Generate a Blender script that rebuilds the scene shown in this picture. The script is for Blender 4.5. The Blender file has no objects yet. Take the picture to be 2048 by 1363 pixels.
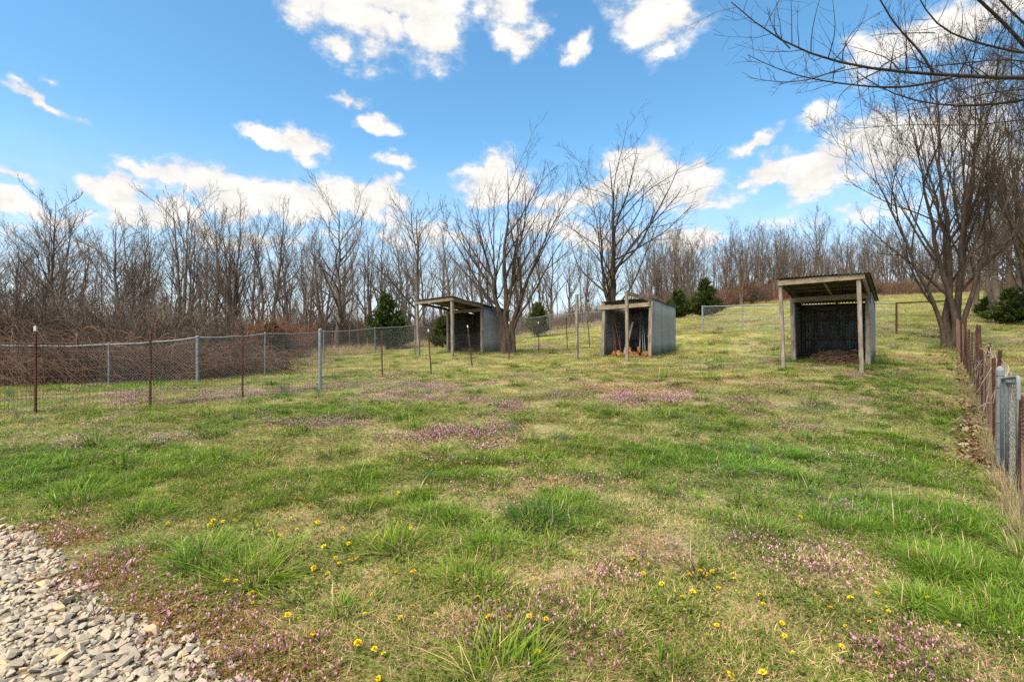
import bpy, math, random
import numpy as np
from mathutils import Matrix, Vector

R = math.radians
# ------------------------------------------------------------------ camera, sky, sun, exposure
sc = bpy.context.scene
CAMZ = 1.5
FPX = 1000.0                      # focal length in photo pixels (2048 wide)
cam_d = bpy.data.cameras.new("camera")
cam_d.sensor_width = 36.0
cam_d.lens = 36.0 * FPX / 2048.0
cam_d.clip_start = 0.05
cam_d.clip_end = 3000
cam = bpy.data.objects.new("camera", cam_d)
cam.location = (0, 0, CAMZ)
cam.rotation_euler = (R(90), 0, 0)
sc.collection.objects.link(cam)
sc.camera = cam

SUN_EL, SUN_AZ = 57.0, -140.0      # azimuth measured from +Y (view direction), negative = to the left
SUN_STRENGTH, SUN_ANGLE = 3.9, 40.0
SKY_STRENGTH, CLOUD_STRENGTH = 0.096, 0.44
sc.view_settings.view_transform = 'Standard'
sc.view_settings.look = 'None'
sc.view_settings.gamma = 1.0
sc.view_settings.exposure = 1.22
sc.view_settings.use_curve_mapping = False

sun_d = bpy.data.lights.new("sun", 'SUN')
sun_d.energy = SUN_STRENGTH
sun_d.angle = R(SUN_ANGLE)
sun_d.color = (1.0, 0.875, 0.69)
sun = bpy.data.objects.new("sun", sun_d)
sdir = Vector((math.sin(R(SUN_AZ)) * math.cos(R(SUN_EL)), math.cos(R(SUN_AZ)) * math.cos(R(SUN_EL)), math.sin(R(SUN_EL))))
sun.rotation_euler = sdir.to_track_quat('Z', 'Y').to_euler()
sun.location = (-15, -15, 30)
sc.collection.objects.link(sun)


def px_dir(px, py):
    return Vector(((px - 1024) / FPX, 1.0, (681.5 - py) / FPX))


world = bpy.data.worlds.new("World")
sc.world = world
world.use_nodes = True
wn = world.node_tree.nodes
wl = world.node_tree.links
wn.clear()


def N(tree, typ, **kw):
    n = tree.nodes.new(typ)
    for k, v in kw.items():
        setattr(n, k, v)
    return n


def build_world():
    t = world.node_tree
    out = N(t, 'ShaderNodeOutputWorld')
    sky = N(t, 'ShaderNodeTexSky')
    sky.sky_type = 'NISHITA'
    sky.sun_disc = False
    sky.sun_elevation = R(SUN_EL)
    sky.sun_rotation = R(SUN_AZ)
    sky.altitude = 200
    sky.air_density = 1.0
    sky.dust_density = 0.6
    sky.ozone_density = 2.5
    hsv = N(t, 'ShaderNodeHueSaturation')
    hsv.inputs['Saturation'].default_value = 1.18
    hsv.inputs['Hue'].default_value = 0.487
    hsv.inputs['Value'].default_value = 1.15
    wl.new(sky.outputs[0], hsv.inputs['Color'])
    bg = N(t, 'ShaderNodeBackground')
    bg.inputs['Strength'].default_value = SKY_STRENGTH
    wl.new(hsv.outputs[0], bg.inputs['Color'])
    tc = N(t, 'ShaderNodeTexCoord')
    # distorted direction
    nz = N(t, 'ShaderNodeTexNoise')
    nz.inputs['Scale'].default_value = 7.0
    nz.inputs['Detail'].default_value = 5.0
    nz.inputs['Roughness'].default_value = 0.6
    wl.new(tc.outputs['Generated'], nz.inputs['Vector'])
    sub = N(t, 'ShaderNodeVectorMath', operation='SUBTRACT')
    sub.inputs[1].default_value = (0.5, 0.5, 0.5)
    wl.new(nz.outputs['Color'], sub.inputs[0])
    scl = N(t, 'ShaderNodeVectorMath', operation='SCALE')
    scl.inputs['Scale'].default_value = 0.14
    wl.new(sub.outputs[0], scl.inputs[0])
    add = N(t, 'ShaderNodeVectorMath', operation='ADD')
    wl.new(tc.outputs['Generated'], add.inputs[0])
    wl.new(scl.outputs[0], add.inputs[1])
    # fine noise
    nf = N(t, 'ShaderNodeTexNoise')
    nf.inputs['Scale'].default_value = 16.0
    nf.inputs['Detail'].default_value = 8.0
    nf.inputs['Roughness'].default_value = 0.62
    mpf = N(t, 'ShaderNodeMapping')
    mpf.inputs['Scale'].default_value = (1.0, 1.0, 1.7)
    wl.new(tc.outputs['Generated'], mpf.inputs['Vector'])
    wl.new(mpf.outputs[0], nf.inputs['Vector'])
    blobs = [  # px, py, half w, half h, roll deg, strength
        (650, 12, 110, 62, 8, 1), (745, 62, 125, 80, 5, 1), (855, 52, 95, 88, -5, 1.15), (668, 96, 58, 40, 20, .9),
        (790, 10, 190, 62, 0, 1.1), (1005, 5, 75, 60, 0, 1), (1045, 70, 60, 52, 20, 1.0), (1310, 25, 125, 85, 10, 1.1),
        (1335, 85, 55, 30, 0, .8), (1140, 112, 34, 26, 0, .9), (545, 264, 75, 32, 18, 1.15), (612, 288, 78, 38, 14, 1.15), (755, 233, 42, 26, 0, 1),
        (700, 190, 60, 20, 0, .85), (785, 330, 46, 30, 0, .95), (80, 208, 110, 24, 18, 1.0), (45, 178, 60, 24, 30, .85),
        (95, 148, 28, 20, 0, .8), (40, 343, 70, 30, 20, 1), (235, 384, 95, 52, 0, 1.25), (330, 350, 120, 34, 8, 1), (300, 430, 140, 60, 0, .95),
        (470, 380, 170, 60, 5, 1.2), (600, 395, 150, 56, 5, 1.25), (725, 402, 110, 52, 8, 1.25), (20, 405, 80, 32, 8, 1.05),
        (70, 432, 160, 34, 3, 1.0), (60, 470, 260, 18, 0, .8), (985, 372, 105, 60, -5, 1.15), (1085, 400, 80, 40, 0, .8), (1275, 335, 80, 62, 10, 1.25),
        (1375, 368, 120, 52, 8, 1.25), (1215, 392, 95, 48, 0, 1.0), (1060, 455, 110, 50, 0, .85), (1505, 278, 66, 24, -6, 1),
        (1545, 340, 82, 44, 0, 1.05), (1640, 240, 55, 30, -20, .85), (1650, 345, 110, 60, -12, 1.25), (1760, 300, 130, 100, 0, 1.35),
        (1880, 270, 190, 120, 0, 1.3), (2060, 330, 200, 110, 0, 1.1), (1850, 62, 190, 66, -14, 1.05), (1760, 112, 90, 48, -20, .85), (1985, 20, 150, 50, -10, .9),
        (1375, 482, 110, 34, -5, 1.05), (1180, 480, 180, 40, 0, .8), (480, 470, 260, 40, 0, .75), (850, 470, 200, 50, 0, .8), (1700, 430, 260, 40, 0, .6)]
    last = None
    for px, py, hw, hh, roll, amp in blobs:
        d = px_dir(px, py)
        ct = 1.0 / d.length
        d.normalize()
        az = math.atan2(-d.x, d.y)
        el = math.asin(d.z)
        M = Matrix.Rotation(az, 3, 'Z') @ Matrix.Rotation(el, 3, 'X') @ Matrix.Rotation(R(roll), 3, 'Y')
        mp = N(t, 'ShaderNodeMapping', vector_type='TEXTURE')
        mp.inputs['Location'].default_value = d
        mp.inputs['Rotation'].default_value = M.to_euler('XYZ')
        k = ct ** 1.5 / FPX * 1.25
        mp.inputs['Scale'].default_value = (hw * k, 0.6, hh * k)
        wl.new(add.outputs[0], mp.inputs['Vector'])
        g = N(t, 'ShaderNodeTexGradient', gradient_type='SPHERICAL')
        wl.new(mp.outputs[0], g.inputs[0])
        m = N(t, 'ShaderNodeMath', operation='MULTIPLY')
        m.inputs[1].default_value = amp
        wl.new(g.outputs['Fac'], m.inputs[0])
        if last is None:
            last = m.outputs[0]
        else:
            mx = N(t, 'ShaderNodeMath', operation='MAXIMUM')
            wl.new(last, mx.inputs[0])
            wl.new(m.outputs[0], mx.inputs[1])
            last = mx.outputs[0]
    # the same kind of clouds in the rest of the sky (not in the frame, where they are placed one by one)
    sep = N(t, 'ShaderNodeSeparateXYZ')
    wl.new(tc.outputs['Generated'], sep.inputs[0])
    ng = N(t, 'ShaderNodeTexNoise')
    ng.inputs['Scale'].default_value = 2.6
    ng.inputs['Detail'].default_value = 4.0
    mpg = N(t, 'ShaderNodeMapping')
    mpg.inputs['Scale'].default_value = (1.0, 1.0, 1.8)
    wl.new(tc.outputs['Generated'], mpg.inputs['Vector'])
    wl.new(mpg.outputs[0], ng.inputs['Vector'])
    gr = N(t, 'ShaderNodeMapRange')
    gr.inputs['From Min'].default_value = 0.48
    gr.inputs['From Max'].default_value = 0.72
    gr.inputs['To Max'].default_value = 0.9
    wl.new(ng.outputs['Fac'], gr.inputs['Value'])
    fr = N(t, 'ShaderNodeMapRange')
    fr.inputs['From Min'].default_value = 0.62
    fr.inputs['From Max'].default_value = 0.40
    wl.new(sep.outputs['Y'], fr.inputs['Value'])
    gm = N(t, 'ShaderNodeMath', operation='MULTIPLY')
    wl.new(gr.outputs[0], gm.inputs[0])
    wl.new(fr.outputs[0], gm.inputs[1])
    mx = N(t, 'ShaderNodeMath', operation='MAXIMUM')
    wl.new(last, mx.inputs[0])
    wl.new(gm.outputs[0], mx.inputs[1])
    last = mx.outputs[0]
    # density = blob + fine noise
    nn = N(t, 'ShaderNodeMath', operation='MULTIPLY_ADD')
    nn.inputs[1].default_value = 1.9
    nn.inputs[2].default_value = -1.02
    wl.new(nf.outputs['Fac'], nn.inputs[0])
    # only where there is a blob at all
    gate = N(t, 'ShaderNodeMapRange')
    gate.inputs['From Min'].default_value = 0.0
    gate.inputs['From Max'].default_value = 0.25
    wl.new(last, gate.inputs['Value'])
    ad = N(t, 'ShaderNodeMath', operation='ADD')
    wl.new(last, ad.inputs[0])
    wl.new(nn.outputs[0], ad.inputs[1])
    dm = N(t, 'ShaderNodeMapRange', interpolation_type='SMOOTHSTEP')
    dm.inputs['From Min'].default_value = 0.06
    dm.inputs['From Max'].default_value = 0.68
    wl.new(ad.outputs[0], dm.inputs['Value'])
    dg = N(t, 'ShaderNodeMath', operation='MULTIPLY')
    wl.new(dm.outputs[0], dg.inputs[0])
    wl.new(gate.outputs[0], dg.inputs[1])
    # pale air low over the horizon
    hz = N(t, 'ShaderNodeMapRange', interpolation_type='SMOOTHSTEP')
    hz.inputs['From Min'].default_value = 0.38
    hz.inputs['From Max'].default_value = 0.02
    hz.inputs['To Max'].default_value = 0.72
    wl.new(sep.outputs['Z'], hz.inputs['Value'])
    fin = N(t, 'ShaderNodeMath', operation='MAXIMUM')
    wl.new(dg.outputs[0], fin.inputs[0])
    wl.new(hz.outputs[0], fin.inputs[1])
    bc = N(t, 'ShaderNodeBackground')
    cr = N(t, 'ShaderNodeValToRGB')
    cr.color_ramp.elements[0].position = 0.35
    cr.color_ramp.elements[0].color = (0.74, 0.80, 0.88, 1)
    cr.color_ramp.elements[1].position = 0.95
    cr.color_ramp.elements[1].color = (1.0, 0.97, 0.93, 1)
    wl.new(dg.outputs[0], cr.inputs[0])
    # soft grey modelling inside the clouds
    sh = N(t, 'ShaderNodeMapRange')
    sh.inputs['From Min'].default_value = 0.30
    sh.inputs['From Max'].default_value = 0.62
    sh.inputs['To Min'].default_value = 0.80
    sh.inputs['To Max'].default_value = 1.06
    wl.new(nf.outputs['Fac'], sh.inputs['Value'])
    vs = N(t, 'ShaderNodeVectorMath', operation='SCALE')
    wl.new(cr.outputs[0], vs.inputs[0])
    wl.new(sh.outputs[0], vs.inputs['Scale'])
    wl.new(vs.outputs[0], bc.inputs['Color'])
    bc.inputs['Strength'].default_value = CLOUD_STRENGTH
    mix = N(t, 'ShaderNodeMixShader')
    wl.new(fin.outputs[0], mix.inputs[0])
    wl.new(bg.outputs[0], mix.inputs[1])
    wl.new(bc.outputs[0], mix.inputs[2])
    wl.new(mix.outputs[0], out.inputs['Surface'])


build_world()
world.cycles.sampling_method = 'MANUAL'
world.cycles.sample_map_resolution = 512
sc.cycles.max_bounces = 4
sc.cycles.diffuse_bounces = 2
sc.cycles.glossy_bounces = 2
sc.cycles.sample_clamp_indirect = 1.0
sc.cycles.adaptive_threshold = 0.01
sc.cycles.use_denoising = False      # keeps the fine wire, twigs and grass crisp
sc.cycles.transmission_bounces = 2
sc.cycles.transparent_max_bounces = 4

# ------------------------------------------------------------------ helpers
COL = sc.collection


def tag(o, label=None, cat=None, group=None, kind=None):
    if label: o["label"] = label
    if cat: o["category"] = cat
    if group: o["group"] = group
    if kind: o["kind"] = kind
    return o


def empty(name, loc):
    o = bpy.data.objects.new(name, None)
    o.location = loc
    o.empty_display_size = 0.2
    COL.objects.link(o)
    return o


def np_mesh(name, V, Q=None, T=None, mat=None, smooth=False, col=None, midx=None):
    """Mesh from numpy arrays: quads Q and triangles T; col = one colour per vertex."""
    me = bpy.data.meshes.new(name)
    V = np.asarray(V, dtype=np.float32)
    parts, starts = [], []
    pos = 0
    if Q is not None and len(Q):
        Q = np.asarray(Q, dtype=np.int32); parts.append(Q.ravel()); starts.append(np.arange(len(Q)) * 4); pos = len(Q) * 4
    if T is not None and len(T):
        T = np.asarray(T, dtype=np.int32); parts.append(T.ravel()); starts.append(pos + np.arange(len(T)) * 3)
    me.vertices.add(len(V)); me.vertices.foreach_set("co", V.ravel())
    if parts:
        L = np.concatenate(parts); S = np.concatenate(starts).astype(np.int32)
        me.loops.add(len(L)); me.loops.foreach_set("vertex_index", L)
        me.polygons.add(len(S)); me.polygons.foreach_set("loop_start", S)
        me.polygons.foreach_set("use_smooth", np.full(len(S), smooth, dtype=bool))
        if midx is not None:
            me.polygons.foreach_set("material_index", np.asarray(midx, dtype=np.int32))
    if col is not None:
        a = me.color_attributes.new("Col", 'FLOAT_COLOR', 'POINT')
        c = np.ones((len(V), 4), dtype=np.float32); c[:, :3] = col
        a.data.foreach_set("color", c.ravel())
    me.update(calc_edges=True)
    if mat:
        for m in (mat if isinstance(mat, (list, tuple)) else [mat]):
            me.materials.append(m)
    return me


def obj(name, me, parent=None, loc=(0, 0, 0)):
    o = bpy.data.objects.new(name, me)
    o.location = loc
    COL.objects.link(o)
    if parent: o.parent = parent
    return o


def sub(child, part):
    child.parent = part          # parts sit at their thing's origin, so no offset is needed
    return child


class MB:
    """Collects boxes, bars and tubes in world space; build() links them as ONE mesh object."""
    def __init__(s): s.V, s.Q, s.T, s.n = [], [], [], 0

    def add(s, V, Q=None, T=None):
        V = np.asarray(V, float)
        s.V.append(V)
        if Q is not None and len(Q): s.Q.append(np.asarray(Q) + s.n)
        if T is not None and len(T): s.T.append(np.asarray(T) + s.n)
        s.n += len(V)

    def hexa(s, c):      # 8 corners: bottom 4 ccw, top 4 ccw
        s.add(c, [(3, 2, 1, 0), (4, 5, 6, 7), (0, 1, 5, 4), (1, 2, 6, 5), (2, 3, 7, 6), (3, 0, 4, 7)])

    def bar(s, a, b, w, h, up=(0, 0, 1), chamfer=0.0):
        """Rectangular timber from a to b, w across, h along 'up'."""
        a, b = Vector(a), Vector(b)
        d = (b - a).normalized()
        x = d.cross(Vector(up))
        if x.length < 1e-4: x = d.cross(Vector((1, 0, 0)))
        x.normalize(); y = x.cross(d).normalized()
        ch = chamfer or min(w, h) * 0.12
        prof = [(-w / 2 + ch, -h / 2), (w / 2 - ch, -h / 2), (w / 2, -h / 2 + ch), (w / 2, h / 2 - ch), (w / 2 - ch, h / 2), (-w / 2 + ch, h / 2), (-w / 2, h / 2 - ch), (-w / 2, -h / 2 + ch)]
        V = [a + x * p + y * q for p, q in prof] + [b + x * p + y * q for p, q in prof]
        Q = [(i, (i + 1) % 8, 8 + (i + 1) % 8, 8 + i) for i in range(8)]
        Q += [(0, 7, 6, 5), (0, 5, 4, 1), (1, 4, 3, 2), (8, 9, 12, 13), (8, 13, 14, 15), (9, 10, 11, 12)]
        s.add([tuple(v) for v in V], Q)

    def tube(s, pts, r, k=6, cap=True):
        P = np.asarray(pts, float)[None]
        rr = np.full((1, P.shape[1]), r, float) if np.isscalar(r) else np.asarray(r, float)[None]
        V, Q = tubes(P, rr, k)
        n = P.shape[1]
        T = []
        if cap:
            V = np.vstack([V, P[0, 0], P[0, -1]])
            b = len(V) - 2
            T = [(b, (i + 1) % k, i) for i in range(k)] + [(b + 1, (n - 1) * k + i, (n - 1) * k + (i + 1) % k) for i in range(k)]
        s.add(V, Q, T)

    def build(s, name, mat, parent=None, origin=None, smooth=False):
        V = np.vstack(s.V)
        o = Vector(origin) if origin is not None else (parent.location if parent else Vector((0, 0, 0)))
        own = Vector((0, 0, 0))
        if not parent and origin is not None: own = o
        V = V - np.array(o)
        me = np_mesh(name, V, np.vstack(s.Q) if s.Q else None, np.vstack(s.T) if s.T else None, mat, smooth)
        return obj(name, me, parent, own)


def tubes(P, Rr, k):
    """P (N,n,3), Rr (N,n) -> verts, quads of N open tubes with k sides."""
    Nn, n, _ = P.shape
    t = np.empty_like(P)
    t[:, 1:-1] = P[:, 2:] - P[:, :-2] if n > 2 else 0
    t[:, 0] = P[:, 1] - P[:, 0]; t[:, -1] = P[:, -1] - P[:, -2]
    t /= np.linalg.norm(t, axis=2, keepdims=True) + 1e-12
    mean = P[:, -1] - P[:, 0]
    ref = np.tile(np.array([[0.31, 0.95, 0.05]]), (Nn, 1))
    alt = np.abs(mean / (np.linalg.norm(mean, axis=1, keepdims=True) + 1e-9) @ np.array([0.31, 0.95, 0.05])) > 0.85
    ref[alt] = (0.95, -0.3, 0.1)
    u = np.cross(t, ref[:, None, :]); u /= np.linalg.norm(u, axis=2, keepdims=True) + 1e-12
    v = np.cross(t, u)
    a = np.arange(k) * 2 * np.pi / k
    V = P[:, :, None, :] + Rr[:, :, None, None] * (np.cos(a)[None, None, :, None] * u[:, :, None, :] + np.sin(a)[None, None, :, None] * v[:, :, None, :])
    V = V.reshape(-1, 3)
    base = (np.arange(Nn) * n * k)[:, None, None]
    i = np.arange(n - 1)[None, :, None] * k
    j = np.arange(k)[None, None, :]
    j2 = (np.arange(k)[None, None, :] + 1) % k
    q = np.stack([base + i + j, base + i + j2, base + i + k + j2, base + i + k + j], axis=-1).reshape(-1, 4)
    return V, q


# lattice value noise, vectorised
def vnoise(x, y, seed=0):
    xi = np.floor(x).astype(np.int64); yi = np.floor(y).astype(np.int64)
    fx = x - xi; fy = y - yi
    fx = fx * fx * (3 - 2 * fx); fy = fy * fy * (3 - 2 * fy)

    def h(a, b):
        n = (a * 374761393 + b * 668265263 + seed * 974634777) & 0x7fffffff
        n = ((n ^ (n >> 13)) * 1274126177) & 0x7fffffff
        return ((n ^ (n >> 16)) & 0xffff) / 65535.0
    return (h(xi, yi) * (1 - fx) + h(xi + 1, yi) * fx) * (1 - fy) + (h(xi, yi + 1) * (1 - fx) + h(xi + 1, yi + 1) * fx) * fy


def fbm(x, y, seed=0, oct=4, gain=0.5):
    s = 0; a = 1; tot = 0
    for o in range(oct):
        s = s + a * vnoise(x * 2 ** o + 17.3 * o, y * 2 ** o - 9.1 * o, seed + o); tot += a; a *= gain
    return s / tot


def sstep(a, b, x):
    t = np.clip((x - a) / (b - a), 0, 1)
    return t * t * (3 - 2 * t)


# ------------------------------------------------------------------ terrain
CP = np.array([
    (-8, -6, -1.5), (0, -8, -1.55), (8, -6, -1.55), (-6, 0, -1.5), (0, 0, -1.5), (6, 0, -1.5), (0, 3, -1.49), (3, 4, -1.5), (-4, 4, -1.48), (5, 4.6, -1.5), (5.7, 5.85, -1.5),
    (-7.5, 7.9, -1.18), (-6.7, 9.2, -1.2), (-5.9, 10.6, -1.18), (-3.9, 10.8, -1.1), (-3.8, 14.2, -1.05), (-2.6, 16.0, -1.0), (-1.3, 17, -.9), (1.1, 20.9, -.6), (2.4, 21.9, -.42), (3.8, 24.5, -.33),
    (0, 10, -1.12), (3, 9, -1.1), (6, 8.5, -1.12),
    (-2.28, 19.5, -.585), (-3.86, 20.8, -.66), (-1.24, 20.8, -.52), (-.2, 22, -.46), (3.88, 16.8, -.655), (2.3, 18.2, -.67), (5.03, 18.1, -.58), (3.53, 19.4, -.58), (6.35, 19.6, -.49),
    (6.68, 12.3, -.70), (7.94, 11.27, -.72), (8.85, 12.4, -.62), (9.74, 13.46, -.5), (7.6, 13.4, -.55),
    (8.0, 21, .27), (9.7, 21, .38), (14.6, 19, .25), (15.3, 17.2, -.15), (11, 12, -.72), (8.5, 9, -1.05),
    (-8.1, 12.9, -1.08), (-7, 14.1, -.97), (-7.5, 20, -.78), (-6.3, 23, -.6), (-11, 11.5, -1.1), (-14, 13.5, -1.15), (-16, 20, -1.2),
    (-10.2, 22, -.86), (-6.2, 32, -.3), (1.1, 42, .5), (8.4, 48, 1.6), (17, 52, 2.3), (28, 60, 4.3), (47, 70, 5.9), (62, 75, 6.7), (22, 22, .75), (30, 30, 1.9), (19, 13, -.5), (12, 5, -1.4), (40, 40, 3.2),
    (-30, 30, -1.3), (-20, 45, -.8), (0, 60, .8), (20, 80, 3.0), (50, 110, 6.8), (80, 90, 7.5), (-40, 70, -1.5), (0, 120, 1.0), (90, 40, 6.0), (60, 10, 2.0), (30, 0, -1.0), (-30, 5, -1.6), (-80, 40, -3), (-60, 120, -3), (60, 160, 7), (120, 120, 8), (140, 20, 6), (-120, 0, -4), (-80, 160, -3)], float)
CP[:, 2] += CAMZ


def _tps(d2):
    return 0.5 * d2 * np.log(d2 + 1e-9)


def fit_tps(lam=6.0):
    n = len(CP)
    s = 20.0
    x = CP[:, :2] / s
    d2 = ((x[:, None] - x[None]) ** 2).sum(-1)
    K = _tps(d2) + np.eye(n) * lam * 1e-3
    P = np.hstack([np.ones((n, 1)), x])
    A = np.zeros((n + 3, n + 3))
    A[:n, :n] = K; A[:n, n:] = P; A[n:, :n] = P.T
    b = np.concatenate([CP[:, 2], np.zeros(3)])
    w = np.linalg.solve(A, b)
    return x, w, s


TX, TW, TS = fit_tps()


def H0(x, y):
    x = np.asarray(x, float); y = np.asarray(y, float)
    shp = x.shape
    p = np.stack([np.clip(x.ravel(), -200, 220), np.clip(y.ravel(), -60, 260)], 1) / TS
    out = np.empty(len(p))
    for i in range(0, len(p), 40000):
        q = p[i:i + 40000]
        d2 = ((q[:, None] - TX[None]) ** 2).sum(-1)
        out[i:i + 40000] = _tps(d2) @ TW[:len(TX)] + TW[-3] + q @ TW[-2:]
    return out.reshape(shp)


def H(x, y):
    x = np.asarray(x, float); y = np.asarray(y, float)
    return H0(x, y) + (fbm(x * .8, y * .8, 5, 3) - .5) * 0.07 + (fbm(x * .22, y * .22, 8, 2) - .5) * 0.10


def h1(x, y): return float(H(np.array([x]), np.array([y]))[0])


def ground(px, py, y0=1.0, y1=110.0):
    """Point of the ground seen at a photo pixel."""
    Y = np.geomspace(y0, y1, 900)
    X = (px - 1024) / FPX * Y
    Z = CAMZ - (py - 681.5) / FPX * Y
    g = H(X, Y) - Z
    idx = np.where(g >= 0)[0]
    if len(idx) == 0 or idx[0] == 0:
        i = int(np.argmax(g)) if len(idx) == 0 else 1
        return Vector((X[i], Y[i], float(H(X[i:i + 1], Y[i:i + 1])[0])))
    i = idx[0]
    t = -g[i - 1] / (g[i] - g[i - 1])
    y = Y[i - 1] + t * (Y[i] - Y[i - 1]); x = (px - 1024) / FPX * y
    return Vector((x, y, h1(x, y)))


def ztop(py, y): return CAMZ + (681.5 - py) / FPX * y


# ------------------------------------------------------------------ materials
def new_mat(name):
    m = bpy.data.materials.new(name)
    m.use_nodes = True
    m.node_tree.nodes.clear()
    return m, m.node_tree


def mat_noise(name, c1, c2, scale=6, rough=.8, metal=0, stretch=(1, 1, 1), detail=6, c3=None, p3=(.55, .75), s3=2.0, bump=.0, bscale=None, lo=.35, hi=.65, spec=.3):
    m, t = new_mat(name)
    out = N(t, 'ShaderNodeOutputMaterial'); b = N(t, 'ShaderNodeBsdfPrincipled')
    t.links.new(b.outputs[0], out.inputs[0])
    tc = N(t, 'ShaderNodeTexCoord'); mp = N(t, 'ShaderNodeMapping'); mp.inputs['Scale'].default_value = stretch
    t.links.new(tc.outputs['Object'], mp.inputs[0])
    oi = N(t, 'ShaderNodeObjectInfo')
    n = N(t, 'ShaderNodeTexNoise', noise_dimensions='4D'); n.inputs['Scale'].default_value = scale; n.inputs['Detail'].default_value = detail; n.inputs['Roughness'].default_value = .65
    mw = N(t, 'ShaderNodeMath', operation='MULTIPLY'); mw.inputs[1].default_value = 37.0
    t.links.new(oi.outputs['Random'], mw.inputs[0]); t.links.new(mw.outputs[0], n.inputs['W'])
    t.links.new(mp.outputs[0], n.inputs['Vector'])
    r = N(t, 'ShaderNodeValToRGB'); r.color_ramp.elements[0].position = lo; r.color_ramp.elements[1].position = hi
    r.color_ramp.elements[0].color = (*c1, 1); r.color_ramp.elements[1].color = (*c2, 1)
    t.links.new(n.outputs['Fac'], r.inputs[0])
    cur = r.outputs[0]
    if c3 is not None:
        n3 = N(t, 'ShaderNodeTexNoise'); n3.inputs['Scale'].default_value = s3; n3.inputs['Detail'].default_value = 7; n3.inputs['Roughness'].default_value = .7
        t.links.new(mp.outputs[0], n3.inputs['Vector'])
        mr = N(t, 'ShaderNodeMapRange'); mr.inputs['From Min'].default_value = p3[0]; mr.inputs['From Max'].default_value = p3[1]
        t.links.new(n3.outputs['Fac'], mr.inputs[0])
        mx = N(t, 'ShaderNodeMix', data_type='RGBA'); mx.inputs['B'].default_value = (*c3, 1)
        t.links.new(mr.outputs[0], mx.inputs['Factor']); t.links.new(cur, mx.inputs['A'])
        cur = mx.outputs['Result']
    t.links.new(cur, b.inputs['Base Color'])
    b.inputs['Roughness'].default_value = rough; b.inputs['Metallic'].default_value = metal
    b.inputs['Specular IOR Level'].default_value = spec
    if bump:
        bn = N(t, 'ShaderNodeTexNoise'); bn.inputs['Scale'].default_value = bscale or scale * 3; bn.inputs['Detail'].default_value = 4
        t.links.new(mp.outputs[0], bn.inputs['Vector'])
        bp = N(t, 'ShaderNodeBump'); bp.inputs['Strength'].default_value = bump; bp.inputs['Distance'].default_value = .02
        t.links.new(bn.outputs['Fac'], bp.inputs['Height']); t.links.new(bp.outputs[0], b.inputs['Normal'])
    return m


M = {}
M['timber'] = mat_noise('weathered_timber', (.105, .085, .065), (.29, .245, .195), 5, .85, stretch=(3, 3, .6), c3=(.075, .06, .045), p3=(.56, .72), s3=3.5, bump=.5, bscale=30)
M['timber_tan'] = mat_noise('tan_timber', (.13, .098, .064), (.275, .22, .155), 4, .85, stretch=(1.2, 1.2, 3), c3=(.09, .065, .045), p3=(.58, .74), s3=3, bump=.4, bscale=30)
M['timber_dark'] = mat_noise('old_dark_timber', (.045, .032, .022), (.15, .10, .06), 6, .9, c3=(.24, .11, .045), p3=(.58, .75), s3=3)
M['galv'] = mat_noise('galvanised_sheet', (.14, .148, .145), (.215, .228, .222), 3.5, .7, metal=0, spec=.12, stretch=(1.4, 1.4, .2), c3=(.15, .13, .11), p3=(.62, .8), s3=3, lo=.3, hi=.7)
M['galv_in'] = mat_noise('dirty_shaded_sheet', (.075, .072, .064), (.21, .20, .18), 4, .6, metal=.15, stretch=(2.5, 2.5, .35), c3=(.055, .045, .035), p3=(.50, .66), s3=2.2)  # dirty sheet, with the shade of the shed interiors put into its colour
M['roofm'] = mat_noise('dark_roof_sheet', (.04, .037, .032), (.12, .112, .10), 4, .7, metal=.15, c3=(.20, .10, .05), p3=(.56, .70), s3=1.8, spec=.3)
M['pipe'] = mat_noise('galvanised_pipe', (.13, .14, .15), (.24, .25, .26), 14, .75, metal=.05)
M['wire'] = mat_noise('galvanised_wire', (.15, .15, .15), (.26, .26, .255), 2.0, .6, metal=.2)
M['wire_dark'] = mat_noise('dull_dark_wire', (.06, .055, .05), (.15, .14, .125), 2.0, .7, metal=.3)
M['rust'] = mat_noise('rusty_steel', (.045, .019, .013), (.115, .048, .028), 14, .85, metal=.1, c3=(.035, .02, .016), p3=(.52, .7), s3=5)
M['rust_wire'] = mat_noise('rusty_wire', (.085, .05, .034), (.19, .12, .085), 5, .85)
M['white'] = mat_noise('chalky_white_paint', (.36, .35, .33), (.52, .51, .48), 20, .7)
M['log'] = mat_noise('orange_split_wood', (.14, .058, .022), (.29, .135, .052), 7, .9, c3=(.12, .045, .018), p3=(.5, .66), s3=5, bump=.6, bscale=16)
M['stick'] = mat_noise('brown_stick', (.075, .04, .026), (.23, .135, .085), 3, .9)
M['bark'] = mat_noise('grey_brown_bark', (.026, .019, .013), (.078, .056, .039), 9, .95, stretch=(1.6, 1.6, .35), bump=.9, bscale=14, c3=(.10, .105, .06), p3=(.60, .78), s3=1.2)
M['bark_far'] = mat_noise('wood_bark', (.060, .046, .035), (.16, .126, .097), 3, .95, stretch=(1, 1, .4))
M['twig'] = mat_noise('twig', (.078, .058, .043), (.155, .118, .090), 1.2, .95)
M['twig_mid'] = mat_noise('brown_twig', (.036, .026, .019), (.078, .057, .042), 1.5, .95)
M['twig_red'] = mat_noise('reddish_twig', (.12, .066, .045), (.23, .13, .085), 1.2, .95)
M['twig_dark'] = mat_noise('dark_twig', (.026, .019, .014), (.062, .045, .033), 2, .95)
M['bramble'] = mat_noise('bramble_cane', (.080, .044, .029), (.19, .11, .07), 1.6, .95)
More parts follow.
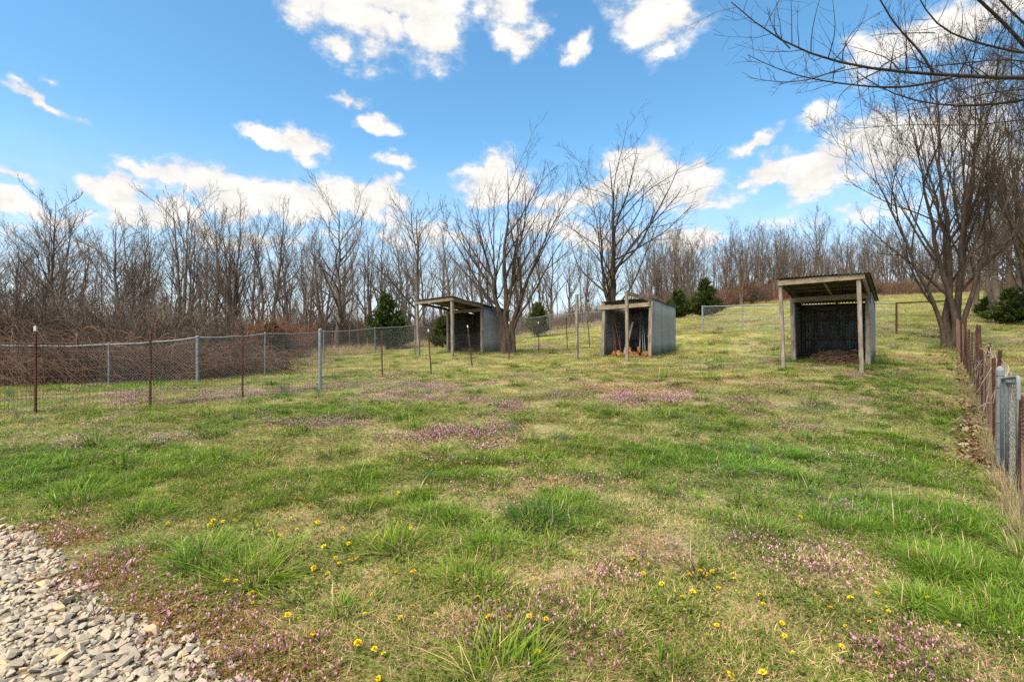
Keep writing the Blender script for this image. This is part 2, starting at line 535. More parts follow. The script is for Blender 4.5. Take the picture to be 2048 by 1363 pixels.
M['stone'] = mat_noise('pale_limestone', (.265, .22, .16), (.435, .37, .28), 14, .9, c3=(.30, .265, .215), p3=(.55, .78), s3=9, bump=.35, bscale=40)
M['stone_tan'] = mat_noise('tan_stone', (.40, .28, .15), (.56, .42, .26), 12, .9, bump=.35, bscale=40)
M['stone_grey'] = mat_noise('grey_stone', (.24, .205, .16), (.38, .335, .27), 12, .9, bump=.35, bscale=40)
M['rock'] = mat_noise('field_rock', (.25, .22, .19), (.45, .41, .36), 5, .95, bump=.5)


def mat_veg(name, trans=.35, rough=.6):
    """Plant material: colour per vertex, times the tint carried by each scattered plant."""
    m, t = new_mat(name)
    out = N(t, 'ShaderNodeOutputMaterial')
    a = N(t, 'ShaderNodeAttribute'); a.attribute_name = 'Col'
    ti = N(t, 'ShaderNodeAttribute'); ti.attribute_name = 'tint'; ti.attribute_type = 'INSTANCER'
    mu = N(t, 'ShaderNodeVectorMath', operation='MULTIPLY')
    t.links.new(a.outputs['Color'], mu.inputs[0]); t.links.new(ti.outputs['Vector'], mu.inputs[1])
    d = N(t, 'ShaderNodeBsdfDiffuse'); tr = N(t, 'ShaderNodeBsdfTranslucent'); mx = N(t, 'ShaderNodeMixShader')
    mx.inputs[0].default_value = trans
    t.links.new(mu.outputs[0], d.inputs[0]); t.links.new(mu.outputs[0], tr.inputs[0])
    t.links.new(d.outputs[0], mx.inputs[1]); t.links.new(tr.outputs[0], mx.inputs[2])
    t.links.new(mx.outputs[0], out.inputs[0])
    return m


def mat_vcol(name, trans=.25):
    m, t = new_mat(name)
    out = N(t, 'ShaderNodeOutputMaterial')
    a = N(t, 'ShaderNodeAttribute'); a.attribute_name = 'Col'
    d = N(t, 'ShaderNodeBsdfDiffuse'); tr = N(t, 'ShaderNodeBsdfTranslucent'); mx = N(t, 'ShaderNodeMixShader')
    mx.inputs[0].default_value = trans
    t.links.new(a.outputs['Color'], d.inputs[0]); t.links.new(a.outputs['Color'], tr.inputs[0])
    t.links.new(d.outputs[0], mx.inputs[1]); t.links.new(tr.outputs[0], mx.inputs[2])
    t.links.new(mx.outputs[0], out.inputs[0])
    return m


M['veg'] = mat_veg('scattered_plants')
M['leaf'] = mat_vcol('plant_leaves')
M['flat'] = mat_vcol('dry_leaves', .1)


def mat_ground():
    m, t = new_mat('field_ground')
    out = N(t, 'ShaderNodeOutputMaterial'); b = N(t, 'ShaderNodeBsdfPrincipled')
    b.inputs['Roughness'].default_value = .95; b.inputs['Specular IOR Level'].default_value = .05
    a = N(t, 'ShaderNodeAttribute'); a.attribute_name = 'Col'
    tc = N(t, 'ShaderNodeTexCoord')
    n = N(t, 'ShaderNodeTexNoise'); n.inputs['Scale'].default_value = 9; n.inputs['Detail'].default_value = 8; n.inputs['Roughness'].default_value = .7
    t.links.new(tc.outputs['Object'], n.inputs['Vector'])
    n2 = N(t, 'ShaderNodeTexNoise'); n2.inputs['Scale'].default_value = .9; n2.inputs['Detail'].default_value = 6
    t.links.new(tc.outputs['Object'], n2.inputs['Vector'])
    r1 = N(t, 'ShaderNodeMapRange'); r1.inputs['From Min'].default_value = .3; r1.inputs['From Max'].default_value = .7; r1.inputs['To Min'].default_value = .6; r1.inputs['To Max'].default_value = 1.35
    t.links.new(n.outputs['Fac'], r1.inputs[0])
    r2 = N(t, 'ShaderNodeMapRange'); r2.inputs['From Min'].default_value = .3; r2.inputs['From Max'].default_value = .7; r2.inputs['To Min'].default_value = .85; r2.inputs['To Max'].default_value = 1.15
    t.links.new(n2.outputs['Fac'], r2.inputs[0])
    mm = N(t, 'ShaderNodeMath', operation='MULTIPLY'); t.links.new(r1.outputs[0], mm.inputs[0]); t.links.new(r2.outputs[0], mm.inputs[1])
    vs = N(t, 'ShaderNodeVectorMath', operation='SCALE'); t.links.new(a.outputs['Color'], vs.inputs[0]); t.links.new(mm.outputs[0], vs.inputs['Scale'])
    t.links.new(vs.outputs[0], b.inputs['Base Color'])
    bp = N(t, 'ShaderNodeBump'); bp.inputs['Strength'].default_value = .8; bp.inputs['Distance'].default_value = .03
    t.links.new(n.outputs['Fac'], bp.inputs['Height']); t.links.new(bp.outputs[0], b.inputs['Normal'])
    t.links.new(b.outputs[0], out.inputs[0])
    return m


M['ground'] = mat_ground()

# ------------------------------------------------------------------ what grows where
def gxy(px, py):
    g = ground(px, py); return (g.x, g.y)


# edge of the gravel, in the photo
GRAVEL_EDGE = [gxy(*p) for p in [(-260, 1010), (-120, 1030), (0, 1052), (62, 1080), (112, 1110), (128, 1150), (190, 1195), (212, 1228), (300, 1262), (372, 1290), (400, 1330), (420, 1352), (520, 1380), (640, 1440), (760, 1560)]]


def in_poly(x, y, poly):
    x = np.asarray(x); y = np.asarray(y)
    ins = np.zeros(x.shape, bool); n = len(poly)
    for i in range(n):
        x0, y0 = poly[i]; x1, y1 = poly[(i + 1) % n]
        c = ((y0 > y) != (y1 > y)) & (x < (x1 - x0) * (y - y0) / (y1 - y0 + 1e-12) + x0)
        ins ^= c
    return ins


GRAVEL_POLY = GRAVEL_EDGE + [(-1.2, 0.6), (-9, 0.6), (-9, GRAVEL_EDGE[0][1])]
# edge of the wood (the field lies in front of it)
WOOD_EDGE = [(-60, 12), (-22, 11.5), (-12, 12.2), gxy(200, 768), gxy(320, 750), gxy(450, 735), gxy(560, 722), gxy(700, 706), gxy(840, 693)]
WOOD_EDGE += [(-1, 40), (4, 45), (9.5, 48), (17, 52), (28, 60), (40, 66), (52, 71), (64, 75), (80, 74), (80, 60), (60, 50)]
WOOD_EDGE += [(40, 36), (31, 29), (26, 24.5), (24, 21), (26, 15), (40, 5)]
FIELD_POLY = WOOD_EDGE + [(40, -8), (-60, -8)]


def P_(px, py, rx, ry):            # ground ellipse from photo: centre px, half width in px, half depth in m
    g = ground(px, py); return (g.x, g.y, rx / FPX * g.y, ry)


PURPLE = [P_(80, 800, 130, .55), P_(330, 806, 200, .6), P_(520, 790, 200, .8), P_(250, 790, 80, .4), P_(700, 775, 120, .8), P_(760, 790, 80, .5), P_(980, 800, 120, .8), P_(870, 772, 100, .7), P_(1080, 795, 80, .6), P_(1300, 790, 160, .8),
          P_(1230, 805, 90, .4), P_(1440, 785, 100, .8), P_(1620, 865, 110, .6), P_(1700, 880, 90, .5), P_(600, 840, 120, .5), P_(680, 845, 60, .4), P_(930, 865, 160, .5), P_(1060, 880, 120, .4), P_(1180, 960, 70, .5),
          P_(1040, 940, 90, .25), P_(1300, 960, 120, .3), P_(1200, 1150, 140, .35), P_(1100, 1200, 120, .3), P_(1330, 1085, 160, .35), P_(1480, 1100, 180, .3), P_(1650, 1010, 140, .4), P_(1600, 1120, 120, .25), P_(960, 1260, 110, .2), P_(1150, 1290, 160, .15), P_(1100, 1250, 120, .2),
          P_(1500, 690, 70, 1.0), P_(1530, 640, 90, 2), P_(1450, 632, 60, 2), P_(1080, 690, 60, 1), P_(1150, 680, 40, 1), P_(1830, 660, 60, 1.5), P_(1560, 725, 60, .6), P_(1660, 735, 80, .4), P_(1620, 755, 120, .5), P_(1200, 735, 80, .5),
          P_(1780, 930, 50, .4), P_(430, 885, 100, .25), P_(180, 885, 60, .2), P_(700, 1010, 60, .15), P_(1850, 1330, 120, .12), P_(1950, 1290, 80, .1)]
PURPLE_EDGE = [P_(120, 1085, 70, .25), P_(60, 1060, 80, .2), P_(200, 1150, 70, .25), P_(290, 1210, 80, .22), P_(380, 1230, 80, .2), P_(430, 1290, 80, .15), P_(520, 1330, 100, .12), P_(600, 1300, 90, .12), P_(660, 1345, 90, .1), P_(480, 1250, 70, .12)]
LUSH = [P_(120, 905, 330, .9), P_(380, 930, 280, .8), P_(520, 820, 220, .5), P_(700, 815, 160, .5), P_(620, 870, 170, .3), P_(560, 985, 250, .45), P_(760, 960, 180, .4), P_(900, 930, 160, .45), P_(1000, 925, 200, .4),
        P_(1330, 830, 170, .7), P_(1150, 825, 160, .6), P_(1420, 850, 130, .6), P_(1330, 900, 260, .4), P_(1480, 930, 200, .4), P_(850, 1040, 140, .25), P_(960, 1085, 130, .2), P_(1130, 1020, 120, .3), P_(1660, 960, 160, .5), P_(1550, 1020, 120, .25),
        P_(1850, 930, 110, .8), P_(1800, 1010, 160, .6), P_(1900, 1080, 170, .45), P_(1970, 1170, 150, .3), P_(2040, 1230, 160, .25), P_(1850, 850, 100, 1.0), P_(1830, 760, 110, 1.5), P_(200, 775, 180, .7), P_(80, 780, 120, .6), P_(420, 850, 80, .4), P_(820, 838, 80, .3), P_(700, 790, 60, .3)]
DRY = [P_(640, 1180, 120, .25), P_(700, 1240, 160, .2), P_(950, 1240, 140, .15), P_(1050, 1330, 200, .12), P_(250, 1050, 120, .25), P_(330, 1080, 90, .2), P_(600, 1060, 150, .2), P_(860, 990, 120, .2), P_(1030, 960, 150, .25), P_(1600, 920, 120, .4), P_(1480, 1000, 130, .25), P_(1750, 1170, 140, .2), P_(1850, 1230, 160, .2),
       P_(1900, 1300, 180, .12), P_(1300, 770, 200, .8), P_(1250, 1040, 140, .2), P_(80, 1010, 120, .2), P_(1650, 900, 110, .4), P_(640, 880, 90, .2), P_(440, 1090, 60, .1), P_(1100, 760, 200, .8)]


def ell(x, y, L):
    m = np.zeros(np.shape(x))
    for cx, cy, rx, ry in L:
        d = np.sqrt(((x - cx) / rx) ** 2 + ((y - cy) / ry) ** 2)
        m = np.maximum(m, 1 - d / 1.35)
    return np.clip(m, 0, 1)


def masks(x, y):
    x = np.asarray(x, float); y = np.asarray(y, float)
    wx = x + (fbm(x * 1.3, y * 1.3, 31, 3) - .5) * .9 * np.clip(y / 8, .25, 2); wy = y + (fbm(x * 1.3, y * 1.3, 37, 3) - .5) * .9 * np.clip(y / 8, .25, 2)
    n1 = fbm(x * 1.1, y * 1.1, 3, 4); n2 = fbm(x * .9 + 40, y * .9, 11, 4); n3 = fbm(x * 2.2, y * 2.2, 19, 4)
    far = sstep(14, 30, y)
    n1f = fbm(x * .25, y * .25, 3, 4); n2f = fbm(x * .22, y * .3, 14, 4)
    lush = sstep(.32, .72, ell(wx, wy, LUSH) * .85 + (n1 - .5) * 1.5 + .08)
    dry = sstep(.25, .7, ell(wx, wy, DRY) * .8 + (n3 - .5) * 1.8 + .24) * (1 - lush * .8)
    pur = sstep(.10, .85, np.maximum(ell(wx, wy, PURPLE), ell(wx, wy, PURPLE_EDGE)) * .75 + (n2 - .5) * 1.5 - .02) * (1 - lush * .75)
    lush = lush * (1 - far) + far * sstep(.5, .75, n1f) * .35
    pur = pur * (1 - far * .4) + far * sstep(.62, .78, n2f) * .4
    pur = np.clip(pur + .13 * sstep(4, 6, y) * (1 - far) * sstep(.42, .6, n2), 0, 1)
    edge = ell(wx, wy, PURPLE_EDGE)
    return lush, dry, pur, edge


# colours (linear albedo)
C_GREEN = np.array((.165, .215, .040)); C_LUSH = np.array((.125, .205, .03)); C_TAN = np.array((.40, .315, .175)); C_PUR = np.array((.31, .20, .215)); C_RUSS = np.array((.22, .15, .06)); C_LITTER = np.array((.21, .15, .10)); C_SOIL = np.array((.16, .13, .075))


def build_terrain():
    def axis(lo, hi, c, fine, n):
        u = np.linspace(-1, 1, n)
        k = 6.5
        s = np.sinh(u * k) / np.sinh(k)
        return np.where(s < 0, c + s * (c - lo), c + s * (hi - c))
    xs = axis(-600, 700, 0, .1, 301)
    u = np.linspace(0, 1, 330)
    ys = -12 + (np.sinh(u * 5.2) / np.sinh(5.2)) * 900
    ys = np.concatenate([np.linspace(-12, 1, 8), 1 + np.geomspace(.05, 14, 170) , np.geomspace(15.4, 900, 130)])
    X, Y = np.meshgrid(xs, ys)
    Z = H(X, Y)
    nx, ny = len(xs), len(ys)
    inside = in_poly(X, Y, FIELD_POLY)
    lush, dry, pur, edge = masks(X, Y)
    far = sstep(9, 26, Y)
    base = C_SOIL * .9 + 0 * X[..., None]
    field = C_GREEN * np.ones(X.shape + (3,))
    field = field + (np.array((.20, .235, .05)) - field) * (far * .8)[..., None]
    field = field + (C_LUSH - field) * (lush * .7)[..., None]
    field = field + (C_TAN - field) * (dry * .6 + .12)[..., None]
    field = field + (C_PUR - field) * (pur * .55)[..., None]
    near = field * .55 + base * .45
    col = near + (field - near) * far[..., None]
    e = np.clip(edge * 1.6, 0, 1)[..., None]
    col = col + (C_RUSS - col) * e * .8
    # leaf floor of the wood
    wn_ = fbm(X * .7, Y * .7, 51, 4)
    lit = C_LITTER * (.65 + .7 * wn_)[..., None]
    col = np.where(inside[..., None], col, lit)
    i = (np.arange(ny - 1)[:, None] * nx + np.arange(nx - 1)[None]).ravel()
    Q = np.stack([i, i + 1, i + nx + 1, i + nx], 1)
    V = np.stack([X, Y, Z], -1).reshape(-1, 3)
    me = np_mesh('ground', V, Q, None, M['ground'], True, col.reshape(-1, 3))
    o = obj('ground', me)
    tag(o, 'rolling spring pasture rising to the right', kind='structure')
    return o


build_terrain()


# ------------------------------------------------------------------ fences
def post_at(px, base, top, y0=1.0):
    g = ground(px, base, y0)
    return g, ztop(top, g.y)


def tpost(mb, tip, g, zt, lean=(0, 0)):
    a = Vector((g.x, g.y, g.z - .08)); b = Vector((g.x + lean[0], g.y + lean[1], zt))
    mb.bar(a, b, .038, .007, up=(0, 1, 0), chamfer=.001)
    a2 = a + Vector((0, .018, 0)); b2 = b + Vector((0, .018, 0))
    mb.bar(a2, b2, .008, .034, up=(0, 1, 0), chamfer=.001)
    nst = int((zt - g.z) / .055)
    for i in range(nst):
        p = a.lerp(b, .1 + .88 * i / nst) + Vector((0, -.006, 0))
        mb.bar(p - Vector((.011, 0, 0)), p + Vector((.011, 0, 0)), .008, .016, chamfer=.001)
    if tip is not None:
        d = b - a
        tip.bar(b - d.normalized() * .085, b + d.normalized() * .004, .042, .011, up=(0, 1, 0), chamfer=.001)
        tip.bar(b - d.normalized() * .085 + Vector((0, .018, 0)), b + d.normalized() * .004 + Vector((0, .018, 0)), .012, .037, up=(0, 1, 0), chamfer=.001)


def wires_mesh(segs, r, k=3):
    segs = np.asarray(segs, float)          # (N,2,3)
    return tubes(segs, np.full(segs.shape[:2], r), k)


def chain_segs(p0, p1, z0, z1, pitch=.075, sag=0, seed=0):
    """Diagonal wires of chain link between two posts; p = base points, z = top heights."""
    p0, p1 = np.array(p0, float), np.array(p1, float)
    L = np.linalg.norm(p1[:2] - p0[:2]); h = ((z0 - p0[2]) + (z1 - p1[2])) / 2
    out = []
    rng = random.Random(seed)
    s = -h
    def pt(s, v):
        t = s / L
        b = p0 + (p1 - p0) * t
        top = z0 + (z1 - z0) * t - sag * 4 * t * (1 - t)
        bz = float(np.clip(b[2], -99, 99)) + .03
        side = 0.012 * math.sin(s * 3.1 + seed) 
        n = np.array((-(p1 - p0)[1], (p1 - p0)[0], 0)) / max(L, 1e-6)
        q = b + n * side
        return (q[0], q[1], bz + (top - bz) * v)
    while s < L:
        for sg in (1, -1):
            a, b = (s, 0.0), (s + h, 1.0)
            if sg < 0: a, b = (s + h, 0.0), (s, 1.0)
            # clip to [0,L]
            def clip(a, b):
                (s0, v0), (s1, v1) = a, b
                for lim, lo in ((0, True), (L, False)):
                    if lo:
                        if s0 < lim and s1 < lim: return None
                        if s0 < lim: v0 += (lim - s0) / (s1 - s0) * (v1 - v0); s0 = lim
                        elif s1 < lim: v1 += (lim - s1) / (s0 - s1) * (v0 - v1); s1 = lim
                    else:
                        if s0 > lim and s1 > lim: return None
                        if s0 > lim: v0 += (lim - s0) / (s1 - s0) * (v1 - v0); s0 = lim
                        elif s1 > lim: v1 += (lim - s1) / (s0 - s1) * (v0 - v1); s1 = lim
                return (s0, v0), (s1, v1)
            c = clip(a, b)
            if c and abs(c[0][0] - c[1][0]) > .005:
                out.append((pt(*c[0]), pt(*c[1])))
        s += pitch
    return out


def rail_tube(pts, r, wob=.0):
    mb = MB(); mb.tube(pts, r, 6); return mb


def build_front_fence():
    root = empty('wire_fence', ground(300, 814))
    tag(root, 'low welded wire fence on rusty T-posts running from the left edge towards the sheds', 'fence')
    posts = [(-190, 842, 640), (70, 828, 652), (300, 814, 660), (485, 795, 667), (640, 780, 660), (765, 755, 660), (863, 748, 658), (945, 735, 650), (1018, 718, 643), (1078, 710, 643), (1135, 700, 636), (1180, 695, 638)]
    P = []
    for i, (px, b, t) in enumerate(posts):
        g, zt = post_at(px, b, t)
        P.append((g, zt))
        if px == 640:
            mb = MB(); mb.tube([(g.x, g.y, g.z - .1), (g.x, g.y, zt)], .034, 10); mb.tube([(g.x, g.y, zt - .02), (g.x, g.y, zt + .012), (g.x, g.y, zt + .035)], [.041, .04, .012], 10)
            o = mb.build('post', M['pipe'], root); tag(o, 'round galvanised pipe post')
        else:
            mb = MB(); tip = MB() if px in (70, 945, 1018, 1078, 863) else None
            lean = {945: (-.17, 0), 863: (-.10, 0), 1135: (-.06, 0), 1180: (-.12, 0), 1078: (-.03, 0), 765: (-.03, 0)}.get(px, (0, 0))
            tpost(mb, tip, g, zt, lean)
            o = mb.build('post', M['rust'], root)
            if tip is not None:
                sub(tip.build('white_tip', M['white'], root), o)
    segs = []
    for (a, za), (b, zb) in zip(P[:-1], P[1:]):
        n = max(2, int((b - a).xy.length / .052))
        for i in range(n):
            t = i / n; p = a.lerp(b, t)
            gz = h1(p.x, p.y); top = gz + min(1.16, (za - a.z) * (1 - t) + (zb - b.z) * t - .05)
            segs.append(((p.x, p.y, gz + .02), (p.x + .004, p.y, top)))
        m = 6
        for k in range(10):
            for j in range(m):
                q0 = a.lerp(b, j / m); q1 = a.lerp(b, (j + 1) / m)
                f = .02 + .98 * (k / 9) ** 1.15
                def zz(q, t): 
                    return h1(q.x, q.y) + min(1.16, (za - a.z) * (1 - t) + (zb - b.z) * t - .05) * f
                segs.append(((q0.x, q0.y, zz(q0, j / m)), (q1.x, q1.y, zz(q1, (j + 1) / m))))
    V, Q = wires_mesh(segs, .0019)
    o = obj('wire_mesh', np_mesh('wire_mesh', V - np.array(root.location), Q, None, M['wire_dark']), root)
    return P


def pipe_fence(name, label, posts, thick=(), rail_r=.021, post_r=.024, wire=.0026, mat_p='pipe', sag=None, seed=0, pitch=.075, hide=()):
    g0 = ground(posts[0][0], posts[0][1])
    root = empty(name, g0)
    tag(root, label, 'fence')
    P = []
    for px, b, t in posts:
        g, zt = post_at(px, b, t)
        P.append((g, zt))
        if px in hide: continue
        mb = MB(); r = .037 if px in thick else post_r
        mb.tube([(g.x, g.y, g.z - .1), (g.x, g.y, zt)], r, 10)
        mb.tube([(g.x, g.y, zt - .02), (g.x, g.y, zt + .012), (g.x, g.y, zt + .03)], [r * 1.18, r * 1.12, r * .35], 10)
        mb.build('post', M[mat_p], root, smooth=False)
    pts = []
    rr = random.Random(seed)
    for i, ((a, za), (b, zb)) in enumerate(zip(P[:-1], P[1:])):
        for k in range(6):
            t = k / 6; p = a.lerp(b, t)
            z = za * (1 - t) + zb * t - .02 - (sag or 0) * math.sin(math.pi * t) * rr.uniform(.4, 1)
            pts.append((p.x, p.y, z))
    pts.append((P[-1][0].x, P[-1][0].y, P[-1][1] - .02))
    mb = MB(); mb.tube(pts, rail_r, 7); mb.build('top_rail', M[mat_p], root, smooth=True)
    segs = []
    for i, ((a, za), (b, zb)) in enumerate(zip(P[:-1], P[1:])):
        n = max(1, int((b - a).xy.length / 1.2))
        for k in range(n):
            t0, t1 = k / n, (k + 1) / n
            p0, p1 = a.lerp(b, t0), a.lerp(b, t1)
            p0.z = h1(p0.x, p0.y); p1.z = h1(p1.x, p1.y)
            segs += chain_segs(p0, p1, za * (1 - t0) + zb * t0 - .03, za * (1 - t1) + zb * t1 - .03, pitch, seed=i + seed)
    V, Q = wires_mesh(segs, wire)
    obj('chain_link_mesh', np_mesh('chain_link_mesh', V - np.array(root.location), Q, None, M['wire']), root)
    return P


build_front_fence()
BACK_F = pipe_fence('chain_link_fence', 'grey chain link fence in front of the bramble thicket and the left wood',
                    [(-260, 786, 690), (-20, 775, 688), (218, 770, 687), (395, 765, 673), (530, 751, 666), (648, 724, 662), (750, 707, 655), (830, 700, 649), (905, 690, 660), (1040, 678, 637), (1100, 672, 629), (1168, 664, 624), (1230, 658, 620)], thick=(395,), sag=.05, seed=3)
FAR_F = pipe_fence('chain_link_fence', 'far chain link fence crossing the slope behind the right shed',
                   [(1405, 668, 612), (1485, 663, 610), (1600, 662, 608), (1700, 664, 607), (1793, 667, 606)], thick=(1405,), seed=7, hide=(1793,))


def build_rust_gate():
    ga, za = post_at(1793, 668, 605)
    gb = ground(1897, 668); zb = ztop(601, gb.y)
    root = empty('field_gate', ga)
    tag(root, 'rusty pipe gate frame between the far fence and the big right tree', 'gate')
    for nm, g, z in (('post', ga, za), ('post', gb, zb)):
        mb = MB(); mb.tube([(g.x, g.y, g.z - .08), (g.x, g.y, z)], .036, 8); mb.build(nm, M['rust'], root)
    mb = MB(); mb.tube([(ga.x, ga.y, za - .01), ((ga.x + gb.x) / 2, (ga.y + gb.y) / 2, (za + zb) / 2 - .01), (gb.x, gb.y, zb)], .027, 8); mb.build('top_rail', M['rust'], root)
    segs = chain_segs(ga, gb, za - .03, zb - .03, .075, seed=5)
    V, Q = wires_mesh(segs, .0017)
    obj('chain_link_mesh', np_mesh('chain_link_mesh', V - np.array(root.location), Q, None, M['rust_wire']), root)


build_rust_gate()


def build_right_fence():
    root = empty('chain_link_fence', ground(1980, 850))
    tag(root, 'sagging rusty chain link fence with leaning stakes along the right edge', 'fence')
    # base pixel, top pixel
    posts = [((1912, 700), (1914, 640), 'r'), ((1924, 724), (1922, 640), 'r'), ((1933, 738), (1931, 645), 'r'), ((1951, 781), (1953, 660), 'g'), ((1959, 800), (1957, 650), 'w'), ((1962, 806), (1981, 686), 'r'), ((1980, 858), (2001, 722), 'w'), ((2000, 938), (2001, 738), 'p'), ((2041, 1014), (2046, 800), 'r'), ((2095, 1130), (2100, 800), 'r')]
    P = []
    for (bx, by), (tx, ty), k in posts:
        g = ground(bx, by)
        zt = ztop(ty, g.y); lx = (tx - bx) / FPX * g.y
        P.append((g, zt, lx))
        mb = MB()
        if k == 'r':
            tpost(mb, None, g, zt, (lx, 0)); mb.build('post', M['rust'], root)
        elif k == 'g':
            tpost(mb, None, g, zt, (lx, 0)); mb.build('post', M['wire_dark'], root)
        elif k == 'w':
            pts = [(g.x + lx * t, g.y, g.z - .1 + (zt - g.z + .1) * t) for t in (0, .25, .5, .75, 1)]
            mb.tube(pts, [.05, .045, .042, .037, .03], 7); o = mb.build('stake', M['rust'], root); tag(o, 'old reddish wooden stake')
        else:
            mb.tube([(g.x, g.y, g.z - .1), (g.x, g.y, zt)], .032, 12)
            mb.tube([(g.x, g.y, zt - .07), (g.x, g.y, zt - .01), (g.x, g.y, zt + .02), (g.x, g.y, zt + .035)], [.039, .04, .031, .008], 12)
            o = mb.build('post', M['pipe'], root, smooth=False); tag(o, 'round galvanised gate post with domed cap')
    rq = random.Random(4)
    for ia, ib, ts in ((2, 3, (.25, .55, .8)), (5, 6, (.35, .7)), (6, 7, (.3, .62)), (1, 2, (.5,)), (8, 9, (.5,))):
        for t in ts:
            q = P[ia][0].lerp(P[ib][0], t); q.z = h1(q.x, q.y)
            mb = MB(); tpost(mb, None, q, q.z + rq.uniform(.95, 1.25), (rq.gauss(0, .06), rq.gauss(0, .04))); mb.build('post', M['rust'], root)
    segs = []
    order = [P[0], P[1], P[2], P[3], P[5], P[6], P[7]]
    for i, (a, b) in enumerate(zip(order[:-1], order[1:])):
        n = max(1, int((b[0] - a[0]).xy.length / .5))
        for k in range(n):
            t0, t1 = k / n, (k + 1) / n
            p0, p1 = a[0].lerp(b[0], t0), a[0].lerp(b[0], t1)
            p0.z = h1(p0.x, p0.y); p1.z = h1(p1.x, p1.y)
            hh = 1.02
            segs += chain_segs(p0, p1, p0.z + hh, p1.z + hh, .07, seed=i)
    a, b = P[8], P[9]
    segs += chain_segs(a[0], b[0], a[0].z + 1.05, b[0].z + 1.05, .07, seed=9)
    V, Q = wires_mesh(segs, .0017)
    obj('chain_link_mesh', np_mesh('chain_link_mesh', V - np.array(root.location), Q, None, M['rust_wire']), root)
    # gate leaf standing in the gap
    gp = P[7][0]; g2 = ground(2037, 992)
    gate = empty('chain_link_gate', gp)
    tag(gate, 'small galvanised chain link gate with rounded pipe frame by the right edge', 'gate')

    def leaf(a, b, za, zb, zba, zbb, name, lab=None):
        pts = []
        A0 = Vector((a.x, a.y, zba)); A1 = Vector((a.x, a.y, za)); B1 = Vector((b.x, b.y, zb)); B0 = Vector((b.x, b.y, zbb))
        cr = .06
        def corner(p, c, q):
            u = (p - c).normalized() * cr; v = (q - c).normalized() * cr
            return [c + u, c + u * .35 + v * .06, c + u * .06 + v * .35, c + v]
        loop = [A0] + corner(A0, A1, B1) + corner(A1, B1, B0) + [B0]
        mb = MB(); mb.tube([tuple(p) for p in loop], .0185, 9); mb.tube([tuple(A0), tuple(B0)], .0175, 9)
        o = mb.build(name, M['pipe'], gate, smooth=True)
        s = chain_segs(A0, B0, za - .02, zb - .02, .075, seed=2)
        V, Q = wires_mesh(s, .0014)
        sub(obj('chain_link_mesh', np_mesh('chain_link_mesh', V - np.array(gate.location), Q, None, M['wire']), gate), o)
    ya, yb = gp.y - .06, g2.y
    pa = Vector((gp.x - .03, ya, 0)); pb = Vector(((2037 - 1024) / FPX * yb, yb, 0))
    leaf(pa, pb, ztop(757, ya), ztop(753, yb), h1(pa.x, pa.y) + .05, h1(pb.x, pb.y) + .07, 'frame')
    ym = yb + .38
    pm = Vector(((2014 - 1024) / FPX * ym, ym, 0)); pb2 = pb + Vector((.035, .03, 0))
    leaf(pm, pb2, ztop(764, ym), ztop(765, yb), h1(pm.x, pm.y) + .05, h1(pb2.x, pb2.y) + .07, 'second_frame')
    # tie bands
    for z in (.25, .55, .95):
        mb = MB(); mb.tube([(gp.x, gp.y, gp.z + z - .012), (gp.x, gp.y, gp.z + z + .012)], .037, 10)
        mb.build('hinge_band', M['pipe'], gate)
    return P


RF = build_right_fence()


# ------------------------------------------------------------------ sheds
def corrugated(mb, o, du, lu, dv, lv, nrm, pitch=.068, amp=.009, jig=0, seed=0):
    """Corrugated sheet: waves across du (length lu), straight along dv (length lv)."""
    o, du, dv, nrm = (np.array(v, float) for v in (o, du, dv, nrm))
    n = max(6, int(lu / pitch * 6))
    s = np.linspace(0, lu, n + 1)
    w = np.sin(s / pitch * 2 * np.pi) * amp
    rng = np.random.default_rng(seed)
    m = 5
    V = []
    for j in range(m + 1):
        v = lv * j / m
        ben = jig * rng.normal() * .5
        V.append(o + du * s[:, None] + dv * v + nrm * (w + ben + jig * np.sin(s * 2.1 + seed + j * .3))[:, None])
    V = np.vstack(V)
    i = (np.arange(m)[:, None] * (n + 1) + np.arange(n)[None]).ravel()
    Q = np.stack([i, i + 1, i + n + 2, i + n + 1], 1)
    mb.add(V, Q)


